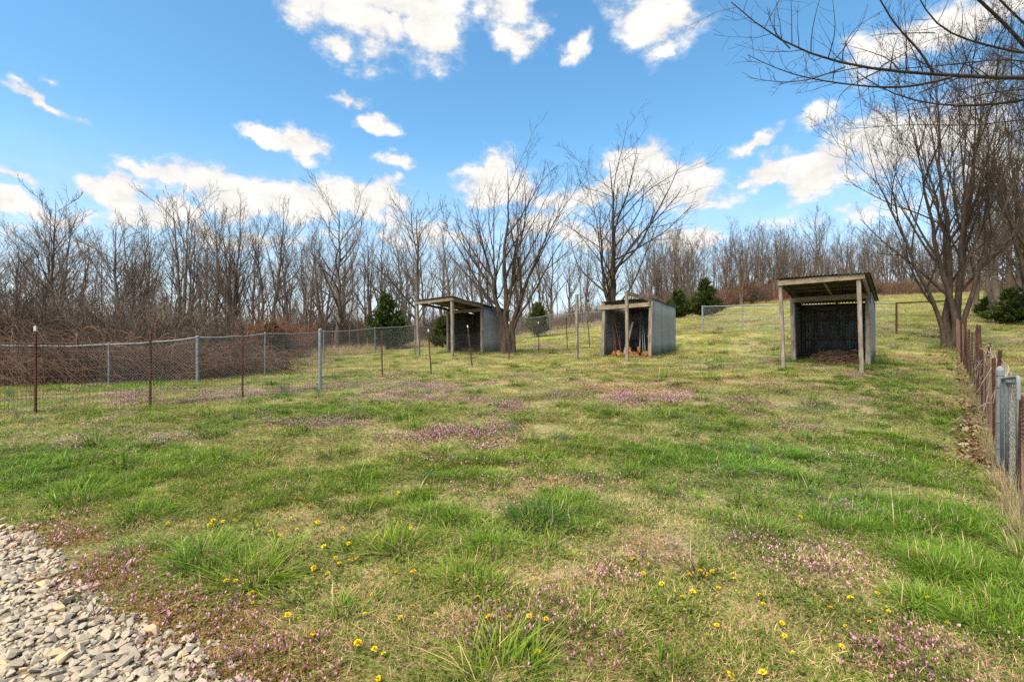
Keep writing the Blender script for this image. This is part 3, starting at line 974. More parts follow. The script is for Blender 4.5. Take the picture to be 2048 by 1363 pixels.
class Shed:
    def __init__(s, name, label, FR, D, w, c, e, zf, zb):
        s.FR = Vector((FR[0], FR[1], 0)); s.D = Vector((D[0], D[1], 0)).normalized(); s.W = Vector((s.D.y, -s.D.x, 0))
        s.w, s.c, s.e, s.zf, s.zb = w, c, e, zf, zb
        b = s.P(w / 2, c + e / 2)
        s.root = empty(name, (b.x, b.y, h1(b.x, b.y)))
        tag(s.root, label, 'shed')

    def P(s, a, b, z=None):      # a: 0 = left .. w = right, b: depth from canopy front
        p = s.FR + s.W * (a - s.w) + s.D * b
        p.z = z if z is not None else h1(p.x, p.y)
        return p

    def roof(s, b): return s.zf + (s.zb - s.zf) * b / (s.c + s.e)

    def post(s, a, b, zt, t=.085, lean=0, mat='timber', name='post', lb=0):
        p = s.P(a, b); q = s.P(a + lean, b + lb, zt)
        p.z -= .1
        mb = MB(); mb.bar(p, q, t, t, up=s.D); return mb.build(name, M[mat], s.root)

    def beam(s, a0, b0, z0, a1, b1, z1, t=.04, h=.13, mat='timber_tan', name='beam'):
        mb = MB(); mb.bar(s.P(a0, b0, z0), s.P(a1, b1, z1), t, h); return mb.build(name, M[mat], s.root)

    def wall(s, a0, b0, a1, b1, ztop0, ztop1, inside, n=3, mat='galv', amp=.006, pitch=.06, gap=.0):
        p0, p1 = s.P(a0, b0), s.P(a1, b1)
        L = (p1 - p0).xy.length; d = (p1 - p0); d.z = 0; d.normalize()
        nr = Vector((-d.y, d.x, 0))
        for i in range(n):
            t0, t1 = i / n, (i + 1) / n
            q = p0.lerp(p1, t0)
            zb_ = min(h1(q.x, q.y), h1(*(p0.lerp(p1, t1)).xy)) + gap
            zt = ztop0 + (ztop1 - ztop0) * t0; zt2 = ztop0 + (ztop1 - ztop0) * t1
            nn = max(8, int(L / n / pitch * 6))
            sl = np.linspace(0, L / n + (.03 if i < n - 1 else 0), nn + 1)
            wv = np.sin(sl / pitch * 2 * np.pi) * amp + (.006 * (i % 2))
            V = []
            for j in range(5):
                f = j / 4
                for k in range(nn + 1):
                    zz0 = zb_; zz1 = zt + (zt2 - zt) * sl[k] / (L / n)
                    V.append((q.x + d.x * sl[k] + nr.x * wv[k], q.y + d.y * sl[k] + nr.y * wv[k], zz0 + (zz1 - zz0) * f))
            m = nn + 1
            Q = [(r * m + k, r * m + k + 1, (r + 1) * m + k + 1, (r + 1) * m + k) for r in range(4) for k in range(nn)]
            mb = MB(); mb.add(V, Q)
            o = mb.build('metal_sheet', M[mat], s.root, smooth=True)
            md = o.modifiers.new('thickness', 'SOLIDIFY'); md.thickness = .003

    def roof_sheets(s, b0, b1, over=.08, n=3, mat='roofm', dz=.05, wav=0.0, seed=0, amp=.012):
        a0, a1 = -over, s.w + over
        for i in range(n):
            la = (a1 - a0) / n
            o = s.P(a0 + la * i, b0, s.roof(b0) + dz + .004 * (i % 2))
            e_ = s.P(a0 + la * i, b1, s.roof(b1) + dz + .004 * (i % 2))
            dv = e_ - o; lv = dv.length; dv.normalize()
            nr = dv.cross(s.W) * -1
            if nr.z < 0: nr = -nr
            mb = MB(); corrugated(mb, o, s.W, la + .05, dv, lv, nr, pitch=.075, amp=amp, jig=wav, seed=seed + i)
            ob = mb.build('roof_sheet', M[mat], s.root, smooth=True)
            md = ob.modifiers.new('thickness', 'SOLIDIFY'); md.thickness = .003


def shed_right():
    s = Shed('open_front_shed', 'nearest open shed with tall canopy and brush pile inside, at the right', (7.93, 11.3), (.63, .77), 1.62, 1.42, 1.42, CAMZ + 1.44, CAMZ + 1.0)
    w, c, e = s.w, s.c, s.e
    s.post(0.02, .02, s.roof(0) - .02, .085, lean=-.08); s.post(w - .02, .02, s.roof(0) - .02, .085, lean=-.06)
    s.post(0, c, s.roof(c) - .04, .11, lean=-.04); s.post(w, c, s.roof(c) - .04, .11)
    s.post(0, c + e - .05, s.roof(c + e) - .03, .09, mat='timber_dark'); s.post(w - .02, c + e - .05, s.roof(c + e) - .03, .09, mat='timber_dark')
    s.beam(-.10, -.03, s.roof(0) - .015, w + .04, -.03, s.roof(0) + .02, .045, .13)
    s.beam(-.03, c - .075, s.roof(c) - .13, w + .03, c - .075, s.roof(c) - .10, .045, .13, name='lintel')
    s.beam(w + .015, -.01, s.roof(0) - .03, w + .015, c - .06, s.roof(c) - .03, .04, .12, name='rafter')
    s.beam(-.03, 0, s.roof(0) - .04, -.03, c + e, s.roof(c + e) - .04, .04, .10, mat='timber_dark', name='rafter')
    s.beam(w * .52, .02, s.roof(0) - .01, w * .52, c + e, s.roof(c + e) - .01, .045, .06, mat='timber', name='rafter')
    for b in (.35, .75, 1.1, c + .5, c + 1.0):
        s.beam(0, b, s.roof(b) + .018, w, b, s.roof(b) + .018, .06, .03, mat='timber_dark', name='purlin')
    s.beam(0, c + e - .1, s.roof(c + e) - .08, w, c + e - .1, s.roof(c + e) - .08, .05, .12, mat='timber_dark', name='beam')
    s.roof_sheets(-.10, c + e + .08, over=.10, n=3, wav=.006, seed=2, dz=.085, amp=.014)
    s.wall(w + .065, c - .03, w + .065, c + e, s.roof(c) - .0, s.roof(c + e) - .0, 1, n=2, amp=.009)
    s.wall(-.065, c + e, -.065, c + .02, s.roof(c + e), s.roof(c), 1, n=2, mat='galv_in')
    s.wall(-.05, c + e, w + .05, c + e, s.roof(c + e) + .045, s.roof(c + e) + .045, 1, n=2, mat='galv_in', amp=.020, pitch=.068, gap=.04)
    zb0 = s.P(w / 2, c + e).z
    for z in (.52, 1.05): s.beam(0, c + e - .05, zb0 + z, w, c + e - .05, zb0 + z + .02, .035, .075, mat='timber_dark', name='girt')
    s.beam(0, c + e - .05, zb0 + .1, w, c + e - .05, zb0 + .1, .035, .12, mat='timber_dark', name='girt')
    # vertical lath beside the left post
    s.post(.32, c + e - .08, s.roof(c + e) - .02, .05, mat='timber_dark', name='stud')
    return s


def shed_mid():
    s = Shed('open_front_shed', 'middle shed with bare canopy frame, holding leaning poles and orange split logs', (3.88, 16.8), (.66, .75), 2.02, 1.72, 2.0, CAMZ + 1.70, CAMZ + 1.33)
    w, c, e = s.w, s.c, s.e
    # free standing canopy posts
    s.post(-.05, .05, CAMZ + 1.69, .10, lean=0.0); s.post(w, 0, CAMZ + 1.66, .10, lean=-.03)
    s.post(.03, c, CAMZ + 1.30, .14, lean=.07); s.post(w - .02, c, CAMZ + 1.42, .14, lean=.05)
    s.post(0, c + e, CAMZ + 1.24, .09, mat='timber_dark'); s.post(w, c + e, CAMZ + 1.28, .09, mat='timber_dark')
    s.beam(-.06, c - .085, CAMZ + 1.27, w + .04, c - .085, CAMZ + 1.32, .045, .15, name='lintel')
    s.beam(w + .0, .06, CAMZ + 1.60, w + .03, c + .05, CAMZ + 1.48, .05, .13, name='rafter')
    s.beam(w - .02, c - .02, CAMZ + 1.36, w - .02, c - .02, CAMZ + 1.56, .06, .12, name='block')
    s.beam(.06, c - .01, CAMZ + 1.26, .06, c - .01, CAMZ + 1.47, .06, .12, name='block')
    s.zf = CAMZ + 1.70; s.zb = CAMZ + 1.33
    s.roof_sheets(c - .05, c + e + .06, over=.05, n=3, dz=.0, wav=.012, seed=5)
    s.beam(0, c + .15, s.roof(c) - .07, w, c + .15, s.roof(c) - .07, .05, .10, mat='timber_dark', name='purlin')
    s.beam(0, c + 1.2, s.roof(c + 1.2) - .07, w, c + 1.2, s.roof(c + 1.2) - .07, .05, .10, mat='timber_dark', name='purlin')
    s.wall(w + .075, c - .02, w + .075, c + e, s.roof(c) - .01, s.roof(c + e) - .01, 1, n=3, amp=.009)
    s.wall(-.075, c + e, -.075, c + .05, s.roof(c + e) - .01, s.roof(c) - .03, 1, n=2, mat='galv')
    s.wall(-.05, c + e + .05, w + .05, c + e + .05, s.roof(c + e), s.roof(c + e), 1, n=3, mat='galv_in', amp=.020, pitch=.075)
    zb0 = s.P(w / 2, c + e).z
    for z in (.45, 1.05, 1.55): s.beam(0, c + e - .0, zb0 + z, w, c + e - .0, zb0 + z, .035, .10, mat='timber_dark', name='girt')
    return s


def shed_left():
    s = Shed('open_front_shed', 'leftmost shed with sloping canopy, half hidden by the forked tree trunk', (-2.28, 19.5), (.63, .77), 2.05, 1.65, 1.65, CAMZ + 1.62, CAMZ + 1.25)
    w, c, e = s.w, s.c, s.e
    s.post(0.0, 0, s.roof(0) - .06, .10, lean=-.13); s.post(w - .05, 0, s.roof(0), .11, lean=-.03)
    s.post(0, c, s.roof(c) - .12, .11); s.post(w, c, s.roof(c) - .02, .12, lean=-.02)
    s.post(0, c + e, s.roof(c + e) - .03, .09, mat='timber_dark'); s.post(w, c + e, s.roof(c + e) - .03, .09, mat='timber_dark')
    s.beam(-.16, -.06, s.roof(0) - .045, w + .02, -.06, s.roof(0) + .01, .045, .12)
    s.beam(w + .03, -.04, s.roof(0) - .0, w + .03, c + .0, s.roof(c) - .0, .04, .13, name='rafter')
    s.beam(-.05, 0, s.roof(0) - .05, -.05, c + e, s.roof(c + e) - .05, .04, .10, mat='timber_dark', name='rafter')
    s.beam(w * .5, 0, s.roof(0) - .05, w * .5, c + e, s.roof(c + e) - .05, .04, .07, mat='timber_tan', name='rafter')
    s.beam(-.05, c - .08, s.roof(c) - .2, w, c - .08, s.roof(c) - .14, .045, .12, name='lintel')
    for b in (.5, 1.1, c + .5, c + 1.1):
        s.beam(0, b, s.roof(b) - .01, w, b, s.roof(b) - .01, .06, .03, mat='timber_dark', name='purlin')
    s.roof_sheets(-.14, c + e + .08, over=.1, n=3, dz=.075, wav=.02, seed=11, amp=.014)
    s.wall(w + .075, c, w + .075, c + e, s.roof(c), s.roof(c + e), 1, n=3, amp=.009)
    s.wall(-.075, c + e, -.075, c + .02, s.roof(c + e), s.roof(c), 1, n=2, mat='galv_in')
    s.wall(-.05, c + e + .05, w + .05, c + e + .05, s.roof(c + e) + .06, s.roof(c + e) + .06, 1, n=3, mat='roofm', amp=.012)  # back wall in a darker sheet: interior shade put into the colour
    zb0 = s.P(w / 2, c + e).z
    for z in (.5, 1.0): s.beam(0, c + e, zb0 + z, w, c + e, zb0 + z, .035, .10, mat='timber_dark', name='girt')
    return s


SR, SM, SL = shed_right(), shed_mid(), shed_left()


def stick_heap(name, label, cat, cx, cy, rx, ry, hgt, n, mat, seed, lmin=.25, lmax=.7, r=(.004, .011)):
    rng = np.random.default_rng(seed)
    a = rng.uniform(0, 2 * np.pi, n); q = np.sqrt(rng.uniform(0, 1, n))
    x = cx + rx * q * np.cos(a); y = cy + ry * q * np.sin(a)
    z = H(x, y) + hgt * (1 - q ** 2) * rng.uniform(.1, 1, n) + .015
    th = rng.uniform(0, 2 * np.pi, n); ph = rng.normal(0, .22, n) - .0
    L = rng.uniform(lmin, lmax, n)
    d = np.stack([np.cos(th) * np.cos(ph), np.sin(th) * np.cos(ph), np.sin(ph)], 1)
    c = np.stack([x, y, z], 1)
    t = np.linspace(-.5, .5, 5)
    P = c[:, None] + d[:, None] * (t[None, :, None] * L[:, None, None]) + rng.normal(0, .018, (n, 5, 3))
    P[:, :, 2] = np.maximum(P[:, :, 2], (H(c[:, 0], c[:, 1]) + .01)[:, None])
    Rr = rng.uniform(r[0], r[1], n)[:, None] * np.linspace(1, .6, 5)[None]
    V, Q = tubes(P, Rr, 4)
    o0 = np.array((cx, cy, h1(cx, cy)))
    o = obj(name, np_mesh(name, V - o0, Q, None, mat), None, o0)
    return tag(o, label, cat)


p = SR.P(.95, SR.c + .25)
stick_heap('brush_pile', 'heap of reddish brown sticks on the floor of the right shed', 'brush pile', p.x, p.y, .5, .42, .30, 420, M['stick'], 4)
p = SL.P(1.35, SL.c + .35)
stick_heap('brush_pile', 'low heap of sticks and rusty scraps in the mouth of the left shed', 'brush pile', p.x, p.y, .6, .4, .25, 160, M['stick'], 6, .2, .6)
p = SM.P(1.35, SM.c + .35)
stick_heap('brush_pile', 'scattered pale twigs and chips among the logs in the middle shed', 'brush pile', p.x, p.y, .65, .22, .12, 220, M['stick'], 8, .1, .3)


def lean_pole(s, name, label, cat, a0, b0, a1, b1, z1, r, mat, square=False, grp=None):
    p = s.P(a0, b0); q = s.P(a1, b1, z1)
    p.z += .01
    mb = MB()
    if square: mb.bar(p, q, r * 2.4, r * 1.2, up=s.D)
    else: mb.tube([tuple(p), tuple(p.lerp(q, .5) + Vector((0, 0, -.015))), tuple(q)], r, 6)
    o = mb.build(name, M[mat], None, origin=p)
    return tag(o, label, cat, grp)


c, e, w = SM.c, SM.e, SM.w
zt = CAMZ + 1.2
for k, (a0, b0, a1, b1, dz) in enumerate([(.50, c + .25, .10, c + .5, .0), (.42, c + .35, .12, c + .7, -.1), (.58, c + .45, .18, c + .9, -.02), (.36, c + .3, .16, c + .6, -.3), (.66, c + .35, .2, c + .45, .02)]):
    lean_pole(SM, 'rusty_pole', ('middle rusty pole of those leaning in the left corner of the middle shed', 'second rusty pole from the left post inside the middle shed', 'rusty pole second nearest the planks inside the middle shed', 'short rusty pole nearest the left post inside the middle shed', 'rusty pole nearest the planks inside the middle shed')[k], 'pole', a0, b0, a1, b1, zt + dz, .017, 'rust', grp='rusty poles in the middle shed')
for k, (a0, b0, a1, b1, dz) in enumerate([(1.35, c + .5, 1.0, c + 1.2, -.05), (1.5, c + .45, 1.02, c + 1.3, -.1), (1.62, c + .4, 1.05, c + 1.35, -.2), (1.25, c + .6, 1.03, c + 1.25, .0), (1.78, c + .5, 1.1, c + 1.45, -.35)]):
    lean_pole(SM, 'metal_rod', ('second grey rod right of the front post inside the middle shed', 'third grey rod right of the front post inside the middle shed', 'second flattest grey rod inside the middle shed', 'steepest grey rod, right behind the front post of the middle shed', 'flattest grey rod, reaching the right post inside the middle shed')[k], 'rod', a0, b0, a1, b1, zt + dz, .011, 'pipe', grp='grey rods in the middle shed')
lean_pole(SM, 'plank', 'grey weathered plank standing in the middle shed left of the front post', 'plank', .78, c + .3, .92, c + .75, CAMZ + .72, .035, 'timber', True)
lean_pole(SM, 'plank', 'dark thin plank leaning beside the grey plank in the middle shed', 'plank', .64, c + .5, .74, c + 1.0, CAMZ + .85, .025, 'timber_dark', True)


def make_log(seed, L, r):
    rng = np.random.default_rng(seed)
    n = 9
    prof = np.array([(0, 0)] + [(math.cos(t) * (1 + .12 * rng.normal()), math.sin(t) * (1 + .12 * rng.normal())) for t in np.linspace(0, math.pi * rng.uniform(.55, .95), n - 1)]) * r
    prof -= prof.mean(0)
    V, m = [], 4
    for j in range(m + 1):
        jit = rng.normal(0, .006, prof.shape)
        sc_ = 1 + .07 * rng.normal()
        pr = prof * sc_ + jit
        V += [(L * (j / m - .5) + (.012 * rng.normal() if j in (0, m) else 0), a, b) for a, b in pr]
    Q = [(j * n + k, j * n + (k + 1) % n, (j + 1) * n + (k + 1) % n, (j + 1) * n + k) for j in range(m) for k in range(n)]
    T = [(0, (k + 1), k) for k in range(1, n - 1)] + [(m * n, m * n + k, m * n + k + 1) for k in range(1, n - 1)]
    return np_mesh('split_log', V, Q, T, M['log'])


logs = [make_log(i, .34 + .03 * (i % 3), .13 + .012 * (i % 4)) for i in range(4)]
lg = [(.42, .12, .06, 70, 'leftmost small orange split log on the floor of the middle shed'), (.86, .28, .08, 20, 'orange split log beside the grey plank in the middle shed'),
      (1.02, .25, .22, 65, 'orange split log propped up left of the front post of the middle shed'), (1.28, .15, .08, -15, 'orange split log lying right of the front post of the middle shed'),
      (1.46, .26, .24, 50, 'topmost upright orange split log in the middle shed'), (1.70, .3, .10, 35, 'orange split log half buried behind the others in the middle shed'), (1.86, .2, .13, 15, 'rightmost orange split log against the right post of the middle shed'),
      (.60, .3, .09, 80, 'dark orange log at the foot of the rusty poles in the middle shed')]
for i, (a, b, z, rot, lab) in enumerate(lg):
    p = SM.P(a, SM.c + b); p.z += z
    o = obj('split_log', logs[i % 4], None, p)
    o.rotation_euler = (R(rot * 1.7), R((-1) ** i * rot * .35), R(rot + 20))
    tag(o, lab, 'log', 'split logs in the middle shed')


# ------------------------------------------------------------------ trees
def grow(rng, P, Rr, spec):
    """Level by level branching. P (N,n,3), Rr (N,n). Returns the list of (P,R,sides) of every level."""
    out = []
    for L in spec:
        Nn, n, _ = P.shape
        seg = np.linalg.norm(np.diff(P, axis=1), axis=2); plen = seg.sum(1)
        if 'per_m' in L:
            cnt = np.maximum(L.get('cmin', 1), rng.poisson(np.clip(plen * L['per_m'], 0, L.get('cmax', 99))))
        else:
            cnt = rng.integers(L['n'][0], L['n'][1] + 1, Nn)
        pi = np.repeat(np.arange(Nn), cnt)
        m = len(pi)
        if m == 0: break
        t0, t1 = L['t']
        k = np.concatenate([np.arange(c_) for c_ in cnt]); tot = cnt[pi]
        t = t0 + (t1 - t0) * np.clip((k + rng.uniform(.1, .9, m)) / tot, 0, 1)
        f = t * (n - 1); i0 = np.minimum(f.astype(int), n - 2); fr = f - i0
        pos = P[pi, i0] * (1 - fr)[:, None] + P[pi, i0 + 1] * fr[:, None]
        tan = P[pi, i0 + 1] - P[pi, i0]; tan /= np.linalg.norm(tan, axis=1, keepdims=True) + 1e-9
        pr = Rr[pi, i0] * (1 - fr) + Rr[pi, i0 + 1] * fr
        rnd = rng.normal(size=(m, 3)); 
        rnd[:, 2] = rnd[:, 2] * L.get('flat', .6) + L.get('upside', .25)
        perp = rnd - tan * (rnd * tan).sum(1, keepdims=True); perp /= np.linalg.norm(perp, axis=1, keepdims=True) + 1e-9
        ang = np.radians(rng.uniform(L['ang'][0], L['ang'][1], m))
        d = tan * np.cos(ang)[:, None] + perp * np.sin(ang)[:, None]
        ln = plen[pi] * L['len'] * rng.uniform(.6, 1.25, m) * (L.get('s0', 1.15) - L.get('s1', .55) * t)
        ln = np.clip(ln, L.get('lmin', .1), L.get('lmax', 99))
        nn = L['pts']
        C = np.empty((m, nn, 3)); C[:, 0] = pos
        wig = rng.normal(size=(m, 3)) * L['wig']
        for j in range(1, nn):
            wig = wig * .55 + rng.normal(size=(m, 3)) * L['wig']
            d = d + wig; d[:, 2] += L['up'] / (nn - 1)
            d /= np.linalg.norm(d, axis=1, keepdims=True) + 1e-9
            C[:, j] = C[:, j - 1] + d * (ln / (nn - 1))[:, None]
        r0 = np.minimum(pr * L['rf'], ln * L.get('rl', .03)); r0 = np.maximum(r0, L['rmin'] * 1.3)
        rr = r0[:, None] * (1 - np.linspace(0, 1, nn) ** .9 * .82)[None]; rr = np.maximum(rr, L['rmin'])
        out.append((C, rr, L['k']))
        if L.get('tips'):   # the parent's outer half keeps branching too
            pass
        P, Rr = C, rr
    return out


def stems(rng, defs, n=12, fork=0.0):
    """defs: (dx,dy,lean dx,dy, height, radius)"""
    P, Rr = [], []
    for ox, oy, lx, ly, h, r in defs:
        t = np.linspace(0, 1, n)
        wob = np.cumsum(rng.normal(0, .012 * h, (n, 2)), 0); wob[0] = 0
        tf = np.clip((t - fork) / (1 - fork), 0, 1) ** (1.25 if fork == 0 else 1.05)
        x = ox + lx * tf + wob[:, 0] * .5; y = oy + ly * tf + wob[:, 1] * .5; z = -.15 + h * t
        rr = r * (1 - .965 * t ** .85); rr = rr * (1 + .55 * np.exp(-t * h / .28))
        P.append(np.stack([x, y, z], 1)); Rr.append(np.maximum(rr, .006))
    return np.array(P), np.array(Rr)


def tree_meshes(name, S, levels, trunk_mat, twig_mat, split=1, sides=9, buds=0, rng=None):
    """trunk = stems + first 'split' levels, crown = the rest."""
    Vs, Qs, n = [], [], 0
    for (P, Rr, k) in [(S[0], S[1], sides)] + levels[:split]:
        V, Q = tubes(P, Rr, k); Vs.append(V); Qs.append(Q + n); n += len(V)
    a = np_mesh('trunk', np.vstack(Vs), np.vstack(Qs), None, trunk_mat, True)
    Vs, Qs, Ts, n = [], [], [], 0
    for (P, Rr, k) in levels[split:]:
        V, Q = tubes(P, Rr, k); Vs.append(V); Qs.append(Q + n); n += len(V)
    if buds and levels:
        P = levels[-1][0]; m = min(buds, len(P)); ix = rng.choice(len(P), m, replace=False)
        c = P[ix, rng.integers(1, P.shape[1], m)]
        s = rng.uniform(.006, .016, m)[:, None]
        o = np.array([(1, 0, 0), (-.5, .8, 0), (-.5, -.8, 0), (0, 0, 1.6)])
        V = (c[:, None] + o[None] * s[:, None]).reshape(-1, 3)
        b = np.arange(m) * 4 + n
        for q in ((0, 1, 3), (1, 2, 3), (2, 0, 3)): Ts.append(np.stack([b + q[0], b + q[1], b + q[2]], 1))
        Vs.append(V); n += len(V)
    b_ = np_mesh('crown', np.vstack(Vs), np.vstack(Qs), np.vstack(Ts) if Ts else None, twig_mat, True)
    return a, b_


def plant_tree(name, meshes, loc, rz=0, s=1.0, sz=None, label=None, group=None, cat='tree'):
    r = empty(name, loc); r.rotation_euler = (0, 0, rz); r.scale = (s, s, sz or s)
    for nm, me in zip(('trunk', 'crown'), meshes):
        o = bpy.data.objects.new(nm, me); COL.objects.link(o); o.parent = r
    tag(r, label, cat, group)
    return r


# --- the forked tree by the left shed
def tree_vase(seed, defs, dens=1.0, fork=.2, twig=1.0):
    rng = np.random.default_rng(seed)
    S = stems(rng, defs, 16, fork)
    spec = [dict(n=(int(6 * dens), int(8 * dens)), t=(fork + .06, .97), ang=(16, 38), len=.55, s0=1.2, s1=.6, up=.45, wig=.035, pts=11, k=6, rf=.72, rl=.018, rmin=.007, flat=.5, upside=.25, lmax=4.2),
            dict(per_m=2.4 * dens, cmax=11, t=(.15, .97), ang=(18, 42), len=.40, up=.4, wig=.05, pts=8, k=4, rf=.62, rl=.012, rmin=.0045, lmin=.35, lmax=2.0, upside=.35),
            dict(per_m=3.4 * dens * twig, cmax=7, t=(.12, .97), ang=(20, 50), len=.42, up=.3, wig=.07, pts=6, k=3, rf=.6, rl=.010, rmin=.0030, lmin=.2, lmax=.9, upside=.3),
            dict(per_m=2.6 * dens * twig, cmax=3, cmin=0, t=(.2, .95), ang=(25, 60), len=.5, up=.2, wig=.1, pts=4, k=3, rf=.6, rl=.01, rmin=.0025, lmin=.12, lmax=.45, upside=.2)]
    return rng, S, grow(rng, S[0], S[1], spec)


rng, S, LV = tree_vase(21, [(-.13, 0, -1.3, .3, 6.9, .14), (-.10, .04, .2, -.2, 8.8, .15), (.17, .0, 1.7, .4, 7.2, .13), (-.14, .04, -.6, 1.0, 7.6, .10), (.17, .03, .8, -.9, 7.4, .10), (-.15, -.02, -2.4, -.4, 6.0, .09), (.19, .03, 2.7, -.2, 6.2, .09)], 1.0, .22)
TCEN = tree_meshes('a', S, LV, M['bark'], M['twig_mid'], 1, 9, 900, rng)
g = ground(1016, 706); 
plant_tree('bare_tree', TCEN, (g.x, g.y - .1, g.z), 0, 1.0, .87, 'tall forked bare tree growing against the right end of the left shed')

# --- slender tree behind the middle shed
rng = np.random.default_rng(5)
S = stems(rng, [(0, 0, .15, .1, 10.4, .20), (.05, 0, -.9, .3, 8.6, .13)], 16)
spec = [dict(n=(13, 16), t=(.18, .97), ang=(38, 66), len=.62, s0=1.3, s1=.95, up=.85, wig=.06, pts=12, k=6, rf=.55, rl=.012, rmin=.007, flat=.2, upside=.05, lmax=6.5),
        dict(per_m=2.0, cmax=9, t=(.25, .97), ang=(25, 55), len=.40, up=.5, wig=.09, pts=8, k=4, rf=.6, rl=.012, rmin=.0045, lmin=.35, lmax=2.0, upside=.35),
        dict(per_m=3.6, cmax=6, t=(.15, .97), ang=(25, 55), len=.45, up=.3, wig=.1, pts=6, k=3, rf=.6, rl=.010, rmin=.0032, lmin=.2, lmax=.9, upside=.3),
        dict(per_m=3, cmax=3, cmin=0, t=(.2, .95), ang=(25, 60), len=.5, up=.2, wig=.1, pts=4, k=3, rf=.6, rl=.01, rmin=.0028, lmin=.12, lmax=.4)]
LV = grow(rng, S[0], S[1], spec)
TSLEN = tree_meshes('b', S, LV, M['bark'], M['twig_mid'], 1, 9, 300, rng)
yy = 24.5; xx = (1224 - 1024) / FPX * yy
plant_tree('bare_tree', TSLEN, (xx, yy, h1(xx, yy)), .3, 1.05, .87, 'slender bare tree with upswept open limbs behind the middle shed')

# --- big multi-stemmed tree at the end of the right fence
rng, S, LV = tree_vase(77, [(-.22, 0, -1.3, .2, 7.8, .11), (0, .1, -.3, .4, 9.4, .125), (.2, 0, .6, -.3, 9.4, .125), (.05, -.1, -.7, -.9, 8.4, .09), (.26, .1, 1.5, .5, 8.6, .11), (-.15, .1, -1.9, .6, 6.6, .085), (.18, -.1, 1.2, -1.1, 8.0, .09), (.1, .18, .1, 1.3, 8.6, .09)], 1.15, .16, 2.0)
TRIG = tree_meshes('c', S, LV, M['bark'], M['twig_dark'], 1, 9, 3500, rng)
g = ground(1921, 702)
plant_tree('bare_tree', TRIG, (g.x + .1, g.y + .35, g.z), .15, 1.0, None, 'big many-stemmed budding tree at the end of the right fence')
# low whippy lower boughs spreading from the same stand
x2 = (2075 - 1024) / FPX * 21.0
plant_tree('bare_tree', TRIG, (x2, 21.0, h1(x2, 21.0)), 2.4, 1.05, 1.12, 'many-stemmed dark tree cut by the right edge, behind the big fence-end tree')


